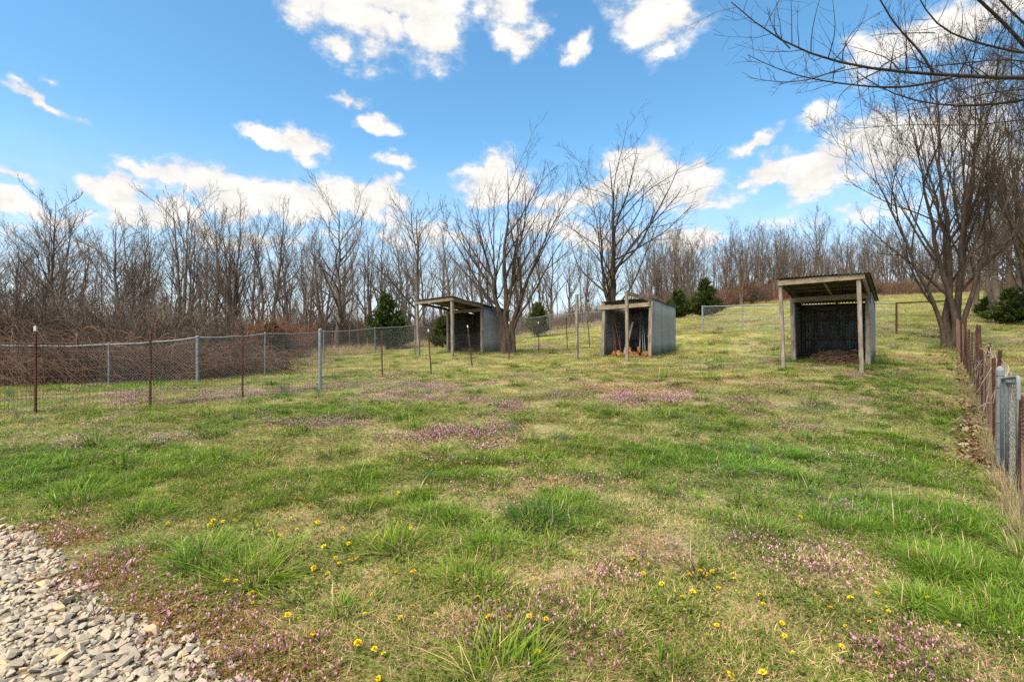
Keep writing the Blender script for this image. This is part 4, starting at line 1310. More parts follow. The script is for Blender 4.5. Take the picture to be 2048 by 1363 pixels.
# --- overhanging limbs of a tree standing outside the frame on the right
def build_overhang():
    rng = np.random.default_rng(9)
    tx, ty = 12.2, 8.6
    D0 = 7.4
    paths = [  # pixels, start depth, end depth, r0, r1
        ([(2250, 150), (2048, 158), (1940, 153), (1860, 148), (1780, 143), (1700, 134), (1620, 110), (1560, 86), (1515, 55), (1490, 30), (1462, 4)], 7.6, 6.6, .048, .006),
        ([(1900, 155), (1850, 170), (1790, 177), (1730, 173), (1650, 163), (1585, 150), (1535, 130), (1495, 110)], 7.0, 6.5, .022, .004),
        ([(2250, 165), (2100, 190), (1990, 210), (1910, 214), (1840, 206), (1780, 188), (1735, 165), (1715, 145)], 7.8, 7.2, .034, .006),
        ([(1868, 148), (1843, 105), (1805, 66), (1777, 32), (1760, -5), (1730, -40)], 7.1, 6.8, .020, .007),
        ([(2250, 120), (2048, 108), (1995, 96), (1955, 86), (1905, 72), (1868, 50), (1848, 20), (1835, -10)], 7.8, 7.2, .034, .008),
        ([(2260, 240), (2080, 130), (2040, 82), (2015, 50), (1985, 25), (1950, -5), (1920, -40)], 8.2, 7.6, .055, .018),
        ([(2250, 210), (2048, 115), (1960, 122), (1870, 133), (1800, 137)], 7.8, 7.3, .022, .006),
        ([(1690, 134), (1655, 148), (1610, 162), (1560, 165), (1500, 156)], 6.8, 6.4, .011, .003),
        ([(1580, 97), (1552, 68), (1540, 40), (1534, 15)], 6.7, 6.6, .010, .003),
        ([(2250, 240), (2048, 236), (1940, 255), (1830, 246), (1740, 256), (1690, 258)], 8.0, 7.4, .016, .003),
        ([(2250, 200), (2048, 175), (1950, 190), (1870, 215), (1800, 222)], 8.2, 7.7, .02, .004),
        ([(1870, 66), (1820, 66), (1770, 68), (1740, 72)], 7.2, 7.0, .009, .003),
        ([(2300, 260), (2048, 250), (1960, 300), (1900, 330)], 8.4, 7.9, .02, .004),
        ([(2300, 520), (2048, 531), (1990, 541), (1940, 540), (1890, 546), (1862, 540)], 9.0, 8.4, .022, .006),
        ([(2300, 500), (2048, 540), (2000, 552), (1960, 548), (1920, 560)], 9.0, 8.6, .012, .004),
        ([(1940, -60), (2000, 0), (2060, 60), (2200, 150)], 7.6, 8.0, .012, .02)]
    n = 14
    P, Rr = [], []
    for pts, d0, d1, r0, r1 in paths:
        pts = np.array(pts, float)
        s = np.concatenate([[0], np.cumsum(np.linalg.norm(np.diff(pts, axis=0), axis=1))]); s /= s[-1]
        t = np.linspace(0, 1, n)
        x = np.interp(t, s, pts[:, 0]); y = np.interp(t, s, pts[:, 1])
        for _ in range(2):
            x[1:-1] = (x[:-2] + 2 * x[1:-1] + x[2:]) / 4; y[1:-1] = (y[:-2] + 2 * y[1:-1] + y[2:]) / 4
        d = d0 + (d1 - d0) * t + np.sin(t * 5 + r0 * 300) * .12 * t
        P.append(np.stack([(x - 1024) / FPX * d, d, CAMZ + (681.5 - y) / FPX * d], 1)); Rr.append(r0 + (r1 - r0) * t ** .8)
    P, Rr = np.array(P), np.array(Rr)
    spec = [dict(per_m=8.5, cmax=38, cmin=4, t=(.08, .99), ang=(35, 75), len=.16, s0=1.2, s1=.5, up=.25, wig=.10, pts=7, k=4, rf=.5, rl=.011, rmin=.0022, lmin=.15, lmax=.9, upside=.35),
            dict(per_m=4.5, cmax=5, cmin=0, t=(.15, .95), ang=(30, 65), len=.45, up=.15, wig=.12, pts=5, k=3, rf=.6, rl=.01, rmin=.0017, lmin=.08, lmax=.4)]
    LV = grow(rng, P, Rr, spec)
    # trunk and the hidden inner limbs that carry the boughs
    g = h1(tx, ty)
    S = stems(rng, [(0, 0, .3, .2, 9.0, .24)], 14)
    S[0][0] += np.array((tx, ty, g)); 
    ins, inr = [], []
    for q in range(len(P)):
        if P[q, 0, 0] > 8.5:
            f = np.clip((P[q, 0, 2] - .9 - g) / 9.0, .18, .8); k = int(f * 13)
            a = S[0][0, k]; b = P[q, 0]
            t = np.linspace(0, 1, 10)[:, None]
            c_ = a + (b - a) * t; c_[:, 2] += np.sin(t[:, 0] * np.pi) * -.1
            ins.append(c_); inr.append(np.linspace(min(.11, Rr[q, 0] * 2.2), Rr[q, 0], 10))
    org = np.array((tx, ty, g))
    inner = (np.array(ins), np.array(inr), 6)
    # more boughs of the same crown further out of the frame
    out_spec = [dict(n=(16, 16), t=(.25, .95), ang=(40, 70), len=.42, up=.5, wig=.07, pts=10, k=5, rf=.6, rl=.02, rmin=.008, lmax=4.0),
                dict(per_m=2.5, cmax=9, t=(.2, .97), ang=(25, 55), len=.4, up=.3, wig=.08, pts=7, k=3, rf=.6, rl=.012, rmin=.004, lmax=1.6, lmin=.3)]
    extra = grow(rng, S[0], S[1], out_spec)
    # keep those of the extra boughs that grow away from the view
    keep = (extra[0][0][:, -1, 0] > tx - .3)
    ex0 = (extra[0][0][keep], extra[0][1][keep], 5)
    ex1 = grow(rng, ex0[0], ex0[1], out_spec[1:])
    lev = [inner, (P, Rr, 6), ex0] + LV + ex1
    S = (S[0] - org, S[1])
    lev = [(a - org, b, k) for a, b, k in lev]
    a, b = tree_meshes('o', S, lev, M['twig_dark'], M['twig_dark'], 3, 10, 500, rng)
    root = plant_tree('bare_tree', (a, b), tuple(org), 0, 1, None, 'dark overhanging boughs of a tree reaching in from the upper right edge')
    # opening green leaves
    src = np.vstack([LV[0][0].reshape(-1, 3), LV[1][0].reshape(-1, 3)])
    wgt = np.clip((src[:, 0] / src[:, 1] - .62) / .35, 0, 1) ** 2
    ix = rng.choice(len(src), 900, p=wgt / wgt.sum())
    c_ = src[ix] - org; m = len(ix)
    u = rng.normal(size=(m, 3)); u /= np.linalg.norm(u, axis=1, keepdims=True); v = np.cross(u, rng.normal(size=(m, 3))); v /= np.linalg.norm(v, axis=1, keepdims=True)
    L = rng.uniform(.014, .034, m)[:, None]
    V = np.stack([c_, c_ + u * L * .5 + v * L * .35, c_ + u * L, c_ + u * L * .5 - v * L * .35], 1).reshape(-1, 3)
    col = np.repeat(np.array((.12, .16, .03)) * rng.uniform(.5, 1.4, (m, 1)), 4, 0)
    o = obj('young_leaves', np_mesh('young_leaves', V, np.arange(m * 4).reshape(-1, 4), None, M['leaf'], False, col), root)
    tag(o, kind='stuff')


build_overhang()


# --- trees of the wood
def forest_variant(seed, kind):
    rng = np.random.default_rng(seed)
    h = 11.0
    if kind == 'tall':
        S = stems(rng, [(0, 0, rng.normal(0, .4), rng.normal(0, .4), h, .20)], 14)
        l1 = dict(n=(18, 22), t=(.22, .95), ang=(22, 48), len=.36, s0=1.25, s1=.8, up=.75, wig=.07, pts=8, k=5, rf=.55, rl=.018, rmin=.010, flat=.3, upside=.1, lmax=4.5)
    elif kind == 'fork':
        S = stems(rng, [(0, 0, -1.1, .3, h, .17), (.12, 0, 1.0, -.2, h * .95, .16), (.05, .1, .1, .8, h * .9, .13)], 14, .12)
        l1 = dict(n=(10, 13), t=(.22, .93), ang=(20, 45), len=.36, s0=1.25, s1=.75, up=.65, wig=.07, pts=8, k=5, rf=.6, rl=.018, rmin=.010, flat=.35, upside=.1, lmax=4.2)
    elif kind == 'broad':
        S = stems(rng, [(0, 0, rng.normal(0, .3), .2, h * .92, .24)], 14)
        l1 = dict(n=(24, 28), t=(.14, .92), ang=(38, 66), len=.48, s0=1.2, s1=.7, up=.85, wig=.07, pts=9, k=5, rf=.6, rl=.017, rmin=.010, flat=.3, upside=.05, lmax=5.2)
    else:  # thin
        S = stems(rng, [(0, 0, rng.normal(0, .5), rng.normal(0, .5), h, .10)], 14)
        l1 = dict(n=(16, 20), t=(.35, .96), ang=(22, 50), len=.22, s0=1.2, s1=.7, up=.6, wig=.08, pts=7, k=4, rf=.55, rl=.017, rmin=.009, flat=.4, upside=.1, lmax=3)
    spec = [l1,
            dict(per_m=2.2, cmax=8, t=(.2, .98), ang=(20, 48), len=.42, up=.45, wig=.07, pts=6, k=3, rf=.6, rl=.015, rmin=.0085, lmin=.35, lmax=1.7, upside=.3),
            dict(per_m=3.8, cmax=7, t=(.15, .98), ang=(24, 55), len=.48, up=.3, wig=.09, pts=4, k=3, rf=.6, rl=.012, rmin=.0060, lmin=.22, lmax=.8, upside=.25)]
    LV = grow(rng, S[0], S[1], spec)
    return tree_meshes('w', S, LV, M['bark_far'], M['twig'], 1, 7, 500, rng)


FV = {k: [forest_variant(100 + 10 * i + j, k) for j in range(n)] for i, (k, n) in enumerate((('tall', 3), ('fork', 2), ('broad', 2), ('thin', 3)))}


def place_wood(px, py_top, y, kind, j, label, group=None, rz=None, name='bare_tree', dy=None):
    x = (px - 1024) / FPX * y
    g = h1(x, y) - .05
    hgt = ztop(py_top, y) - g
    s = hgt / 11.0 / 1.03
    sxy = s * (1.0 if kind != 'thin' else 1.0)
    return plant_tree(name, FV[kind][j % len(FV[kind])], (x, y, g), rz if rz is not None else random.Random(px * 7 + py_top).uniform(0, 6.28), sxy, s, label, group)


# single trees that stand out
place_wood(118, 385, 26, 'tall', 0, 'slim tall bare tree standing alone above the thicket at far left')
place_wood(235, 420, 27, 'broad', 0, 'broad low bare tree at the left, right of the slim tall tree')
place_wood(365, 368, 25, 'fork', 0, 'tall forked tree with widely spread bare limbs above the bramble thicket')
place_wood(470, 405, 30, 'fork', 1, 'bare tree with ascending limbs right of the tall forked tree')
place_wood(550, 395, 33, 'tall', 1, 'upright narrow bare tree near the middle of the left wood')
place_wood(670, 372, 30, 'broad', 1, 'tall vase shaped bare tree left of the dark green cedar')
place_wood(832, 378, 32, 'broad', 0, 'spreading bare tree directly behind the dark green cedar')
place_wood(905, 440, 36, 'tall', 2, 'bare tree left of the forked tree behind the left shed')
place_wood(1480, 436, 60, 'fork', 0, 'tallest leafless clump of stems on the hilltop left of the right shed')
place_wood(1640, 415, 64, 'tall', 1, 'tall thin bare tree on the hilltop above the right shed')
place_wood(5, 480, 22, 'broad', 1, 'dense bare tree at the left edge behind the thicket')
place_wood(1988, 300, 24, 'tall', 2, 'dark straight bare tree behind the big right tree', rz=1.0)
place_wood(2040, 260, 26, 'broad', 0, 'bare tree on the bank at the right edge', rz=2.0)
place_wood(1950, 380, 30, 'fork', 1, 'forked bare tree between the big right tree and the bank')

rr = random.Random(42)
kinds = ['tall', 'fork', 'broad', 'thin', 'thin', 'tall']
cnt = 0
for row, (y0, y1, n, t0, t1) in enumerate([(28, 34, 32, 405, 500), (34, 44, 30, 410, 500), (44, 60, 30, 430, 520)]):
    for i in range(n):
        px = -160 + (1320 + 160) * (i + rr.uniform(.1, .9)) / n
        y = rr.uniform(y0, y1) + max(0, (px - 620) / 28.0)
        if in_poly(np.array([(px - 1024) / FPX * y]), np.array([y]), FIELD_POLY)[0]: y = y + 12
        if in_poly(np.array([(px - 1024) / FPX * y]), np.array([y]), FIELD_POLY)[0]: y = y + 8
        top = rr.uniform(t0, t1) + max(0, (px - 700) / 700) * 40 + (30 if px < 60 else 0)
        place_wood(px, top, y, rr.choice(kinds), rr.randrange(3), 'bare grey-brown tree among many in the left wood', 'trees of the left wood')
# sapling-thin trees just inside the edge
for i in range(46):
    px = -120 + 1350 * (i + rr.uniform(0, 1)) / 46
    y = (17 + 3 * rr.random() + max(0, (px - 200) / 50.0)) if px < 700 else 27 + (px - 700) / 24.0 + rr.uniform(0, 4)
    if in_poly(np.array([(px - 1024) / FPX * y]), np.array([y]), FIELD_POLY)[0]: y += 4
    if in_poly(np.array([(px - 1024) / FPX * y]), np.array([y]), FIELD_POLY)[0]: continue
    place_wood(px, rr.uniform(490, 590), y, 'thin', rr.randrange(3), 'thin bare sapling at the edge of the left wood', 'saplings of the left wood', name='sapling')
# hilltop wood
for row, (dy0, dy1, n, t0, t1) in enumerate([(1, 6, 62, 435, 505), (7, 16, 60, 445, 515), (17, 30, 50, 460, 525)]):
    for i in range(n):
        px = 1290 + (1990 - 1290) * (i + rr.uniform(.1, .9)) / n
        ye = np.interp(px, [1290, 1350, 1500, 1700, 1850, 2000], [50, 53, 61, 71, 75, 74])
        y = ye + rr.uniform(dy0, dy1)
        place_wood(px, rr.uniform(t0, t1), y, rr.choice(['tall', 'thin', 'thin', 'thin', 'fork']), rr.randrange(3), 'straight bare tree among many in the hilltop wood', 'trees of the hilltop wood')
# wood behind the right bank
for i in range(34):
    px = 1965 + 290 * (i + rr.uniform(.1, .9)) / 34; y = rr.uniform(25, 46)
    place_wood(px, rr.uniform(230, 440), y, rr.choice(['tall', 'thin', 'broad']), rr.randrange(3), 'bare tree among several on the bank at the right edge', 'trees on the right bank')


# --- cedars
def cedar_mesh(seed, n=5200, h=3.0, w=1.15, col=(.048, .072, .020)):
    rng = np.random.default_rng(seed)
    m = 95
    tt = rng.beta(1.0, 1.35, m) * .93 + .03; a2 = rng.uniform(0, 6.28, m)
    r2 = w * (1 - tt) ** .8 * (.4 + .6 * np.minimum(1, (tt + .08) * 5)) * rng.uniform(.6, 1.15, m) + .05
    lift = rng.uniform(.1, .4, m)
    z0 = .05 * h + tt * h * .86
    B = np.stack([np.stack([0 * tt, 0 * tt, z0], 1), np.stack([np.cos(a2) * r2 * .5, np.sin(a2) * r2 * .5, z0 + lift * .25], 1), np.stack([np.cos(a2) * r2, np.sin(a2) * r2, z0 + lift], 1)], 1)
    bi = rng.choice(m, n, p=(r2 + .12) / (r2 + .12).sum()); f = rng.uniform(.18, 1.03, n)
    k = np.clip((f * 2).astype(int), 0, 1); fr = f * 2 - k
    p = B[bi, k] * (1 - fr)[:, None] + B[bi, k + 1] * fr[:, None]
    sp = (.07 + .12 * r2[bi] * (1.15 - f))[:, None]
    p = p + rng.normal(0, 1, (n, 3)) * sp * np.array((1, 1, .75))
    ang = a2[bi]
    out = np.stack([np.cos(ang), np.sin(ang), rng.normal(.7, .4, n)], 1) + rng.normal(0, .45, (n, 3)); out /= np.linalg.norm(out, axis=1, keepdims=True)
    sd = np.cross(out, rng.normal(size=(n, 3))); sd /= np.linalg.norm(sd, axis=1, keepdims=True)
    L = rng.uniform(.09, .20, n)[:, None]; W = L * rng.uniform(.16, .3, n)[:, None]
    V = np.stack([p - out * L * .4, p + sd * W, p + out * L * .8, p - sd * W], 1).reshape(-1, 3)
    bt = rng.uniform(.7, 1.35, m)[bi][:, None]
    c_ = np.array(col) * bt * (rng.uniform(.6, 1.35, (n, 1))) * (np.array((1, 1, 1)) + np.array((.45, .15, -.1)) * (rng.uniform(0, 1, (n, 1)) > .82))
    crown = np_mesh('crown', V, np.arange(n * 4).reshape(-1, 4), None, M['leaf'], False, np.repeat(c_, 4, 0))
    S = stems(rng, [(0, 0, .05, .02, h * .93, .07)], 8)
    V1, Q1 = tubes(S[0], S[1], 7); V2, Q2 = tubes(B, np.tile(np.array([.018, .012, .005]), (m, 1)), 3)
    trunk = np_mesh('trunk', np.vstack([V1, V2]), np.vstack([Q1, Q2 + len(V1)]), None, M['bark'], True)
    return trunk, crown


CED = [cedar_mesh(1, 13000, 3.0, 1.3), cedar_mesh(2, 13000, 3.0, 1.45, (.050, .070, .022)), cedar_mesh(3, 7000, 3.0, 1.1, (.075, .088, .026))]


def place_cedar(px, top, y, k, label, wid=1.0, name='cedar_tree', sink=0):
    x = (px - 1024) / FPX * y; g = h1(x, y)
    s = (ztop(top, y) - g) / 3.0
    return plant_tree(name, CED[k], (x, y, g - sink), px * .37, s * wid, s, label, 'evergreens of the wood edge')


place_cedar(775, 578, 27.0, 0, 'dark green conical cedar left of the left shed', .92)
place_cedar(168, 606, 19, 2, 'loose olive green cedar behind the bramble thicket at left', .8)
place_cedar(225, 655, 18, 2, 'small olive cedar low behind the bramble thicket', .9)
place_cedar(545, 640, 22, 1, 'squat dark cedar behind the chain link fence with a reddish shrub', 1.1)
place_cedar(885, 622, 27, 2, 'olive cedar seen under the canopy of the left shed', 1.1)
place_cedar(1075, 595, 36, 2, 'dark cedar between the forked tree and the middle shed', 1.0)
place_cedar(1410, 552, 47, 1, 'larger dark green cedar at the wood edge right of the middle shed', .95)
place_cedar(1357, 575, 48, 0, 'smaller cedar close against the right wall of the middle shed in view', 1.1)
place_cedar(1300, 600, 50, 2, 'low cedar behind the roof of the middle shed', 1.1)
place_cedar(2020, 572, 22, 1, 'bushy dark cedar on the leafy bank at the right edge', 1.15)
place_cedar(1972, 590, 26, 0, 'smaller dark cedar behind the big right tree on the bank', 1.25)
place_cedar(2075, 540, 24, 1, 'tall dark cedar cut by the right edge of the picture', 1.1)


# ------------------------------------------------------------------ shrubs, brambles, undergrowth
def twig_bush(seed, n=16, h=2.2, spread=.9, mat='twig', leaf=None, nl=0):
    rng = np.random.default_rng(seed)
    a = rng.uniform(0, 6.28, n); q = rng.uniform(.05, .35, n) * spread
    defs = [(math.cos(a[i]) * q[i], math.sin(a[i]) * q[i], math.cos(a[i]) * rng.uniform(.2, 1) * spread, math.sin(a[i]) * rng.uniform(.2, 1) * spread, h * rng.uniform(.6, 1.05), rng.uniform(.010, .022)) for i in range(n)]
    S = stems(rng, defs, 8)
    lv = grow(rng, S[0], S[1], [dict(per_m=3.2, cmax=9, t=(.15, .97), ang=(22, 60), len=.4, up=.25, wig=.12, pts=6, k=3, rf=.6, rl=.012, rmin=.0050, lmin=.25, lmax=1.3),
                                dict(per_m=3.2, cmax=5, t=(.15, .97), ang=(25, 65), len=.5, up=.1, wig=.14, pts=4, k=3, rf=.6, rl=.012, rmin=.0042, lmin=.15, lmax=.6)])
    Vs, Qs, k0 = [], [], 0
    for P, Rr, k in [(S[0], S[1], 4)] + lv:
        V, Q = tubes(P, Rr, k); Vs.append(V); Qs.append(Q + k0); k0 += len(V)
    V = np.vstack(Vs); Q = np.vstack(Qs); mi = np.zeros(len(Q), int); col = np.zeros((len(V), 3))
    mats = [M[mat]]
    if leaf is not None:
        src = np.vstack([l[0].reshape(-1, 3) for l in lv]); c_ = src[rng.choice(len(src), nl)] + rng.normal(0, .04, (nl, 3))
        u = rng.normal(size=(nl, 3)); u /= np.linalg.norm(u, axis=1, keepdims=True); w_ = np.cross(u, rng.normal(size=(nl, 3))); w_ /= np.linalg.norm(w_, axis=1, keepdims=True)
        L = rng.uniform(.05, .10, nl)[:, None]
        LV_ = np.stack([c_, c_ + u * L * .5 + w_ * L * .3, c_ + u * L, c_ + u * L * .5 - w_ * L * .3], 1).reshape(-1, 3)
        Q = np.vstack([Q, np.arange(nl * 4).reshape(-1, 4) + len(V)]); mi = np.concatenate([mi, np.ones(nl, int)])
        col = np.vstack([col, np.repeat(np.array(leaf) * rng.uniform(.55, 1.4, (nl, 1)), 4, 0)]); V = np.vstack([V, LV_]); mats.append(M['flat'])
    return np_mesh('bush', V, Q, None, mats, False, col, mi)


BUSH = [twig_bush(1), twig_bush(2, 12, 2.6, .7), twig_bush(3, 20, 1.6, 1.1, 'twig_red'), twig_bush(4, 14, 2.2, .9, 'bramble'), twig_bush(5, 14, 2.4, .8, 'twig_red', (.20, .075, .03), 420), twig_bush(6, 14, 1.7, 1.0, 'twig', (.06, .075, .02), 380)]

# GN scatter of ready-made plants
def scatter_group(name, coll):
    ng = bpy.data.node_groups.new(name, 'GeometryNodeTree')
    ng.interface.new_socket('Geometry', in_out='INPUT', socket_type='NodeSocketGeometry')
    ng.interface.new_socket('Geometry', in_out='OUTPUT', socket_type='NodeSocketGeometry')
    gi = ng.nodes.new('NodeGroupInput'); go = ng.nodes.new('NodeGroupOutput')
    ci = ng.nodes.new('GeometryNodeCollectionInfo'); ci.inputs['Collection'].default_value = coll
    ci.inputs['Separate Children'].default_value = True; ci.inputs['Reset Children'].default_value = True
    ip = ng.nodes.new('GeometryNodeInstanceOnPoints'); ip.inputs['Pick Instance'].default_value = True

    def attr(nm, typ):
        a = ng.nodes.new('GeometryNodeInputNamedAttribute'); a.data_type = typ; a.inputs['Name'].default_value = nm
        return a.outputs['Attribute']
    e2r = ng.nodes.new('FunctionNodeEulerToRotation')
    ng.links.new(attr('rot', 'FLOAT_VECTOR'), e2r.inputs[0])
    ng.links.new(gi.outputs[0], ip.inputs['Points']); ng.links.new(ci.outputs[0], ip.inputs['Instance'])
    ng.links.new(attr('idx', 'INT'), ip.inputs['Instance Index']); ng.links.new(e2r.outputs[0], ip.inputs['Rotation'])
    ng.links.new(attr('scl', 'FLOAT_VECTOR'), ip.inputs['Scale'])
    ng.links.new(ip.outputs[0], go.inputs[0])
    return ng


def scatter(name, label, protos, pos, rot, scl, idx, tint, cat=None, lab_kind='stuff'):
    coll = bpy.data.collections.new(name + '_kinds')
    for i, me in enumerate(protos):
        coll.objects.link(bpy.data.objects.new('%s_kind_%02d' % (name, i), me))
    me = bpy.data.meshes.new(name)
    n = len(pos)
    me.vertices.add(n); me.vertices.foreach_set('co', np.asarray(pos, np.float32).ravel())
    for nm, d, typ in (('rot', rot, 'FLOAT_VECTOR'), ('scl', scl, 'FLOAT_VECTOR'), ('tint', tint, 'FLOAT_VECTOR')):
        a = me.attributes.new(nm, typ, 'POINT'); a.data.foreach_set('vector', np.asarray(d, np.float32).ravel())
    a = me.attributes.new('idx', 'INT', 'POINT'); a.data.foreach_set('value', np.asarray(idx, np.int32))
    o = obj(name, me)
    md = o.modifiers.new('scatter', 'NODES'); md.node_group = scatter_group(name + '_scatter', coll)
    tag(o, label, cat, None, 'stuff')
    return o


def undergrowth():
    rng = np.random.default_rng(3)
    pos, idx, s = [], [], []
    def put(px, y, i, sc_):
        x = (px - 1024) / FPX * y
        if in_poly(np.array([x]), np.array([y]), FIELD_POLY)[0]: return
        pos.append((x, y, 0)); idx.append(i); s.append(sc_)
    for i in range(1500):
        px = rng.uniform(-250, 1350)
        y = rng.uniform(0, 1) ** 1.3 * 34 + (14 if px < 300 else 15 + (px - 300) / 22)
        put(px, y, rng.choice([0, 0, 1, 1, 2, 3, 3, 5], p=[.15, .1, .15, .1, .15, .15, .15, .05]), rng.uniform(.55, 1.25))
    for i in range(1000):
        px = rng.uniform(1290, 2050); ye = np.interp(px, [1290, 1350, 1500, 1700, 1850, 2050], [50, 53, 61, 71, 75, 74])
        put(px, ye + rng.uniform(.5, 26), rng.choice([0, 1, 2, 4]), rng.uniform(.8, 1.6))
    for i in range(160):
        put(rng.uniform(1960, 2300), rng.uniform(24, 42), rng.choice([0, 1, 2, 5]), rng.uniform(.8, 1.7))
    for i in range(70):      # reddish leafy ones
        put(rng.uniform(-60, 120), rng.uniform(15, 19), 4, rng.uniform(.5, .95))
    for i in range(26): put(rng.uniform(500, 620), rng.uniform(21.5, 25), 4, rng.uniform(.5, .95))
    for i in range(14): put(rng.uniform(1520, 1640), rng.uniform(64, 72), 4, rng.uniform(1.2, 2.4))
    pos = np.array(pos); n = len(pos); pos[:, 2] = H(pos[:, 0], pos[:, 1]) - .03
    s = np.array(s)
    scatter('woodland_undergrowth', 'tangled leafless brush filling the floor of the wood', BUSH, pos, np.stack([rng.normal(0, .08, n), rng.normal(0, .08, n), rng.uniform(0, 6.28, n)], 1), np.stack([s, s, s * rng.uniform(.8, 1.2, n)], 1), idx, np.ones((n, 3)))


undergrowth()


def brambles():
    rng = np.random.default_rng(12)
    n = 5200
    # along and just behind the left part of the chain link fence
    pts = [(-24, 11.4), (-14, 11.6), (-11.2, 11.6), (BACK_F[2][0].x, BACK_F[2][0].y + .25), (BACK_F[3][0].x - .4, BACK_F[3][0].y + .6), (BACK_F[3][0].x + .6, BACK_F[3][0].y + 2.5)]
    pts = np.array(pts); seg = np.concatenate([[0], np.cumsum(np.linalg.norm(np.diff(pts, axis=0), axis=1))])
    t = rng.uniform(0, 1, n) ** .9 * seg[-1]
    x = np.interp(t, seg, pts[:, 0]); y = np.interp(t, seg, pts[:, 1]) + np.abs(rng.normal(0, .8, n))
    x = x + rng.normal(0, .3, n)
    z = H(x, y)
    th = rng.uniform(0, 6.28, n); L = rng.uniform(.7, 2.2, n); hgt = rng.uniform(.3, 1.15, n) * np.interp(t / seg[-1], [0, .75, 1], [1.05, 1.0, .5])
    k = 8; u = np.linspace(0, 1, k)
    P = np.empty((n, k, 3))
    st = rng.uniform(0, .9, n)
    P[:, :, 0] = x[:, None] + np.cos(th)[:, None] * L[:, None] * (u[None] - .3); P[:, :, 1] = y[:, None] + np.sin(th)[:, None] * L[:, None] * (u[None] - .3) * .6
    P[:, :, 2] = z[:, None] + st[:, None] * hgt[:, None] * .6 + hgt[:, None] * np.sin(u[None] * np.pi * rng.uniform(.6, 1.05, n)[:, None]) * .8 + .02
    upr = rng.uniform(0, 1, n) < .55
    uz = rng.uniform(.4, 1.3, n) * np.interp(t / seg[-1], [0, .75, 1], [1.0, .95, .6])
    P[upr, :, 0] = (x[:, None] + rng.normal(0, .22, n)[:, None] * u[None])[upr]; P[upr, :, 1] = (y[:, None] + rng.normal(0, .22, n)[:, None] * u[None])[upr]
    P[upr, :, 2] = (z[:, None] + uz[:, None] * u[None])[upr]
    P += np.cumsum(rng.normal(0, .038, P.shape), axis=1)
    fy = np.interp(P[:, :, 0], [-30, BACK_F[1][0].x, BACK_F[2][0].x, BACK_F[3][0].x, BACK_F[4][0].x], [11.3, BACK_F[1][0].y, BACK_F[2][0].y, BACK_F[3][0].y, BACK_F[4][0].y])
    P[:, :, 1] = np.maximum(P[:, :, 1], fy - .12)
    P[:, :, 2] = np.maximum(P[:, :, 2], H(P[:, :, 0], P[:, :, 1]) + .02)
    Rr = rng.uniform(.003, .009, n)[:, None] * np.linspace(1, .6, k)[None]
    big = rng.uniform(0, 1, n) > .95; Rr[big] *= 2.2
    V, Q = tubes(P, Rr, 3)
    o = obj('bramble_thicket', np_mesh('bramble_thicket', V, Q, None, M['bramble'], True))
    tag(o, 'dense brown tangle of bramble canes behind the left chain link fence', 'brambles', None, 'stuff')
    # vines on the right fence
    n = 42
    rng = np.random.default_rng(14)
    A = [RF[5], RF[6], RF[7]]
    i = rng.integers(0, 2, n); t = rng.uniform(0, 1, n)
    a = np.array([tuple(q[0]) for q in A]); 
    p0 = a[i] * (1 - t)[:, None] + a[i + 1] * t[:, None]
    k = 8
    P = np.empty((n, k, 3)); th = rng.normal(.75, .9, n); L = rng.uniform(.15, .5, n)
    for j in range(k):
        f = j / (k - 1)
        P[:, j, 0] = p0[:, 0] + .15 + np.sin(th) * L * f * .5; P[:, j, 1] = p0[:, 1] + np.cos(th) * L * f
        P[:, j, 2] = p0[:, 2] + rng.uniform(.80, 1.0, n) * 1 + .12 * np.sin(f * 3) - .3 * f * f
    P += np.cumsum(rng.normal(0, .022, P.shape), 1)
    V, Q = tubes(P, np.full((n, k), .0042), 4)
    o = obj('dead_vine', np_mesh('dead_vine', V, Q, None, mat_noise('pale_dead_vine', (.2, .165, .14), (.42, .36, .31), 5, .9), True))
    tag(o, 'pale dead vine tangled over the top of the right fence', 'vine', None, 'stuff')


brambles()


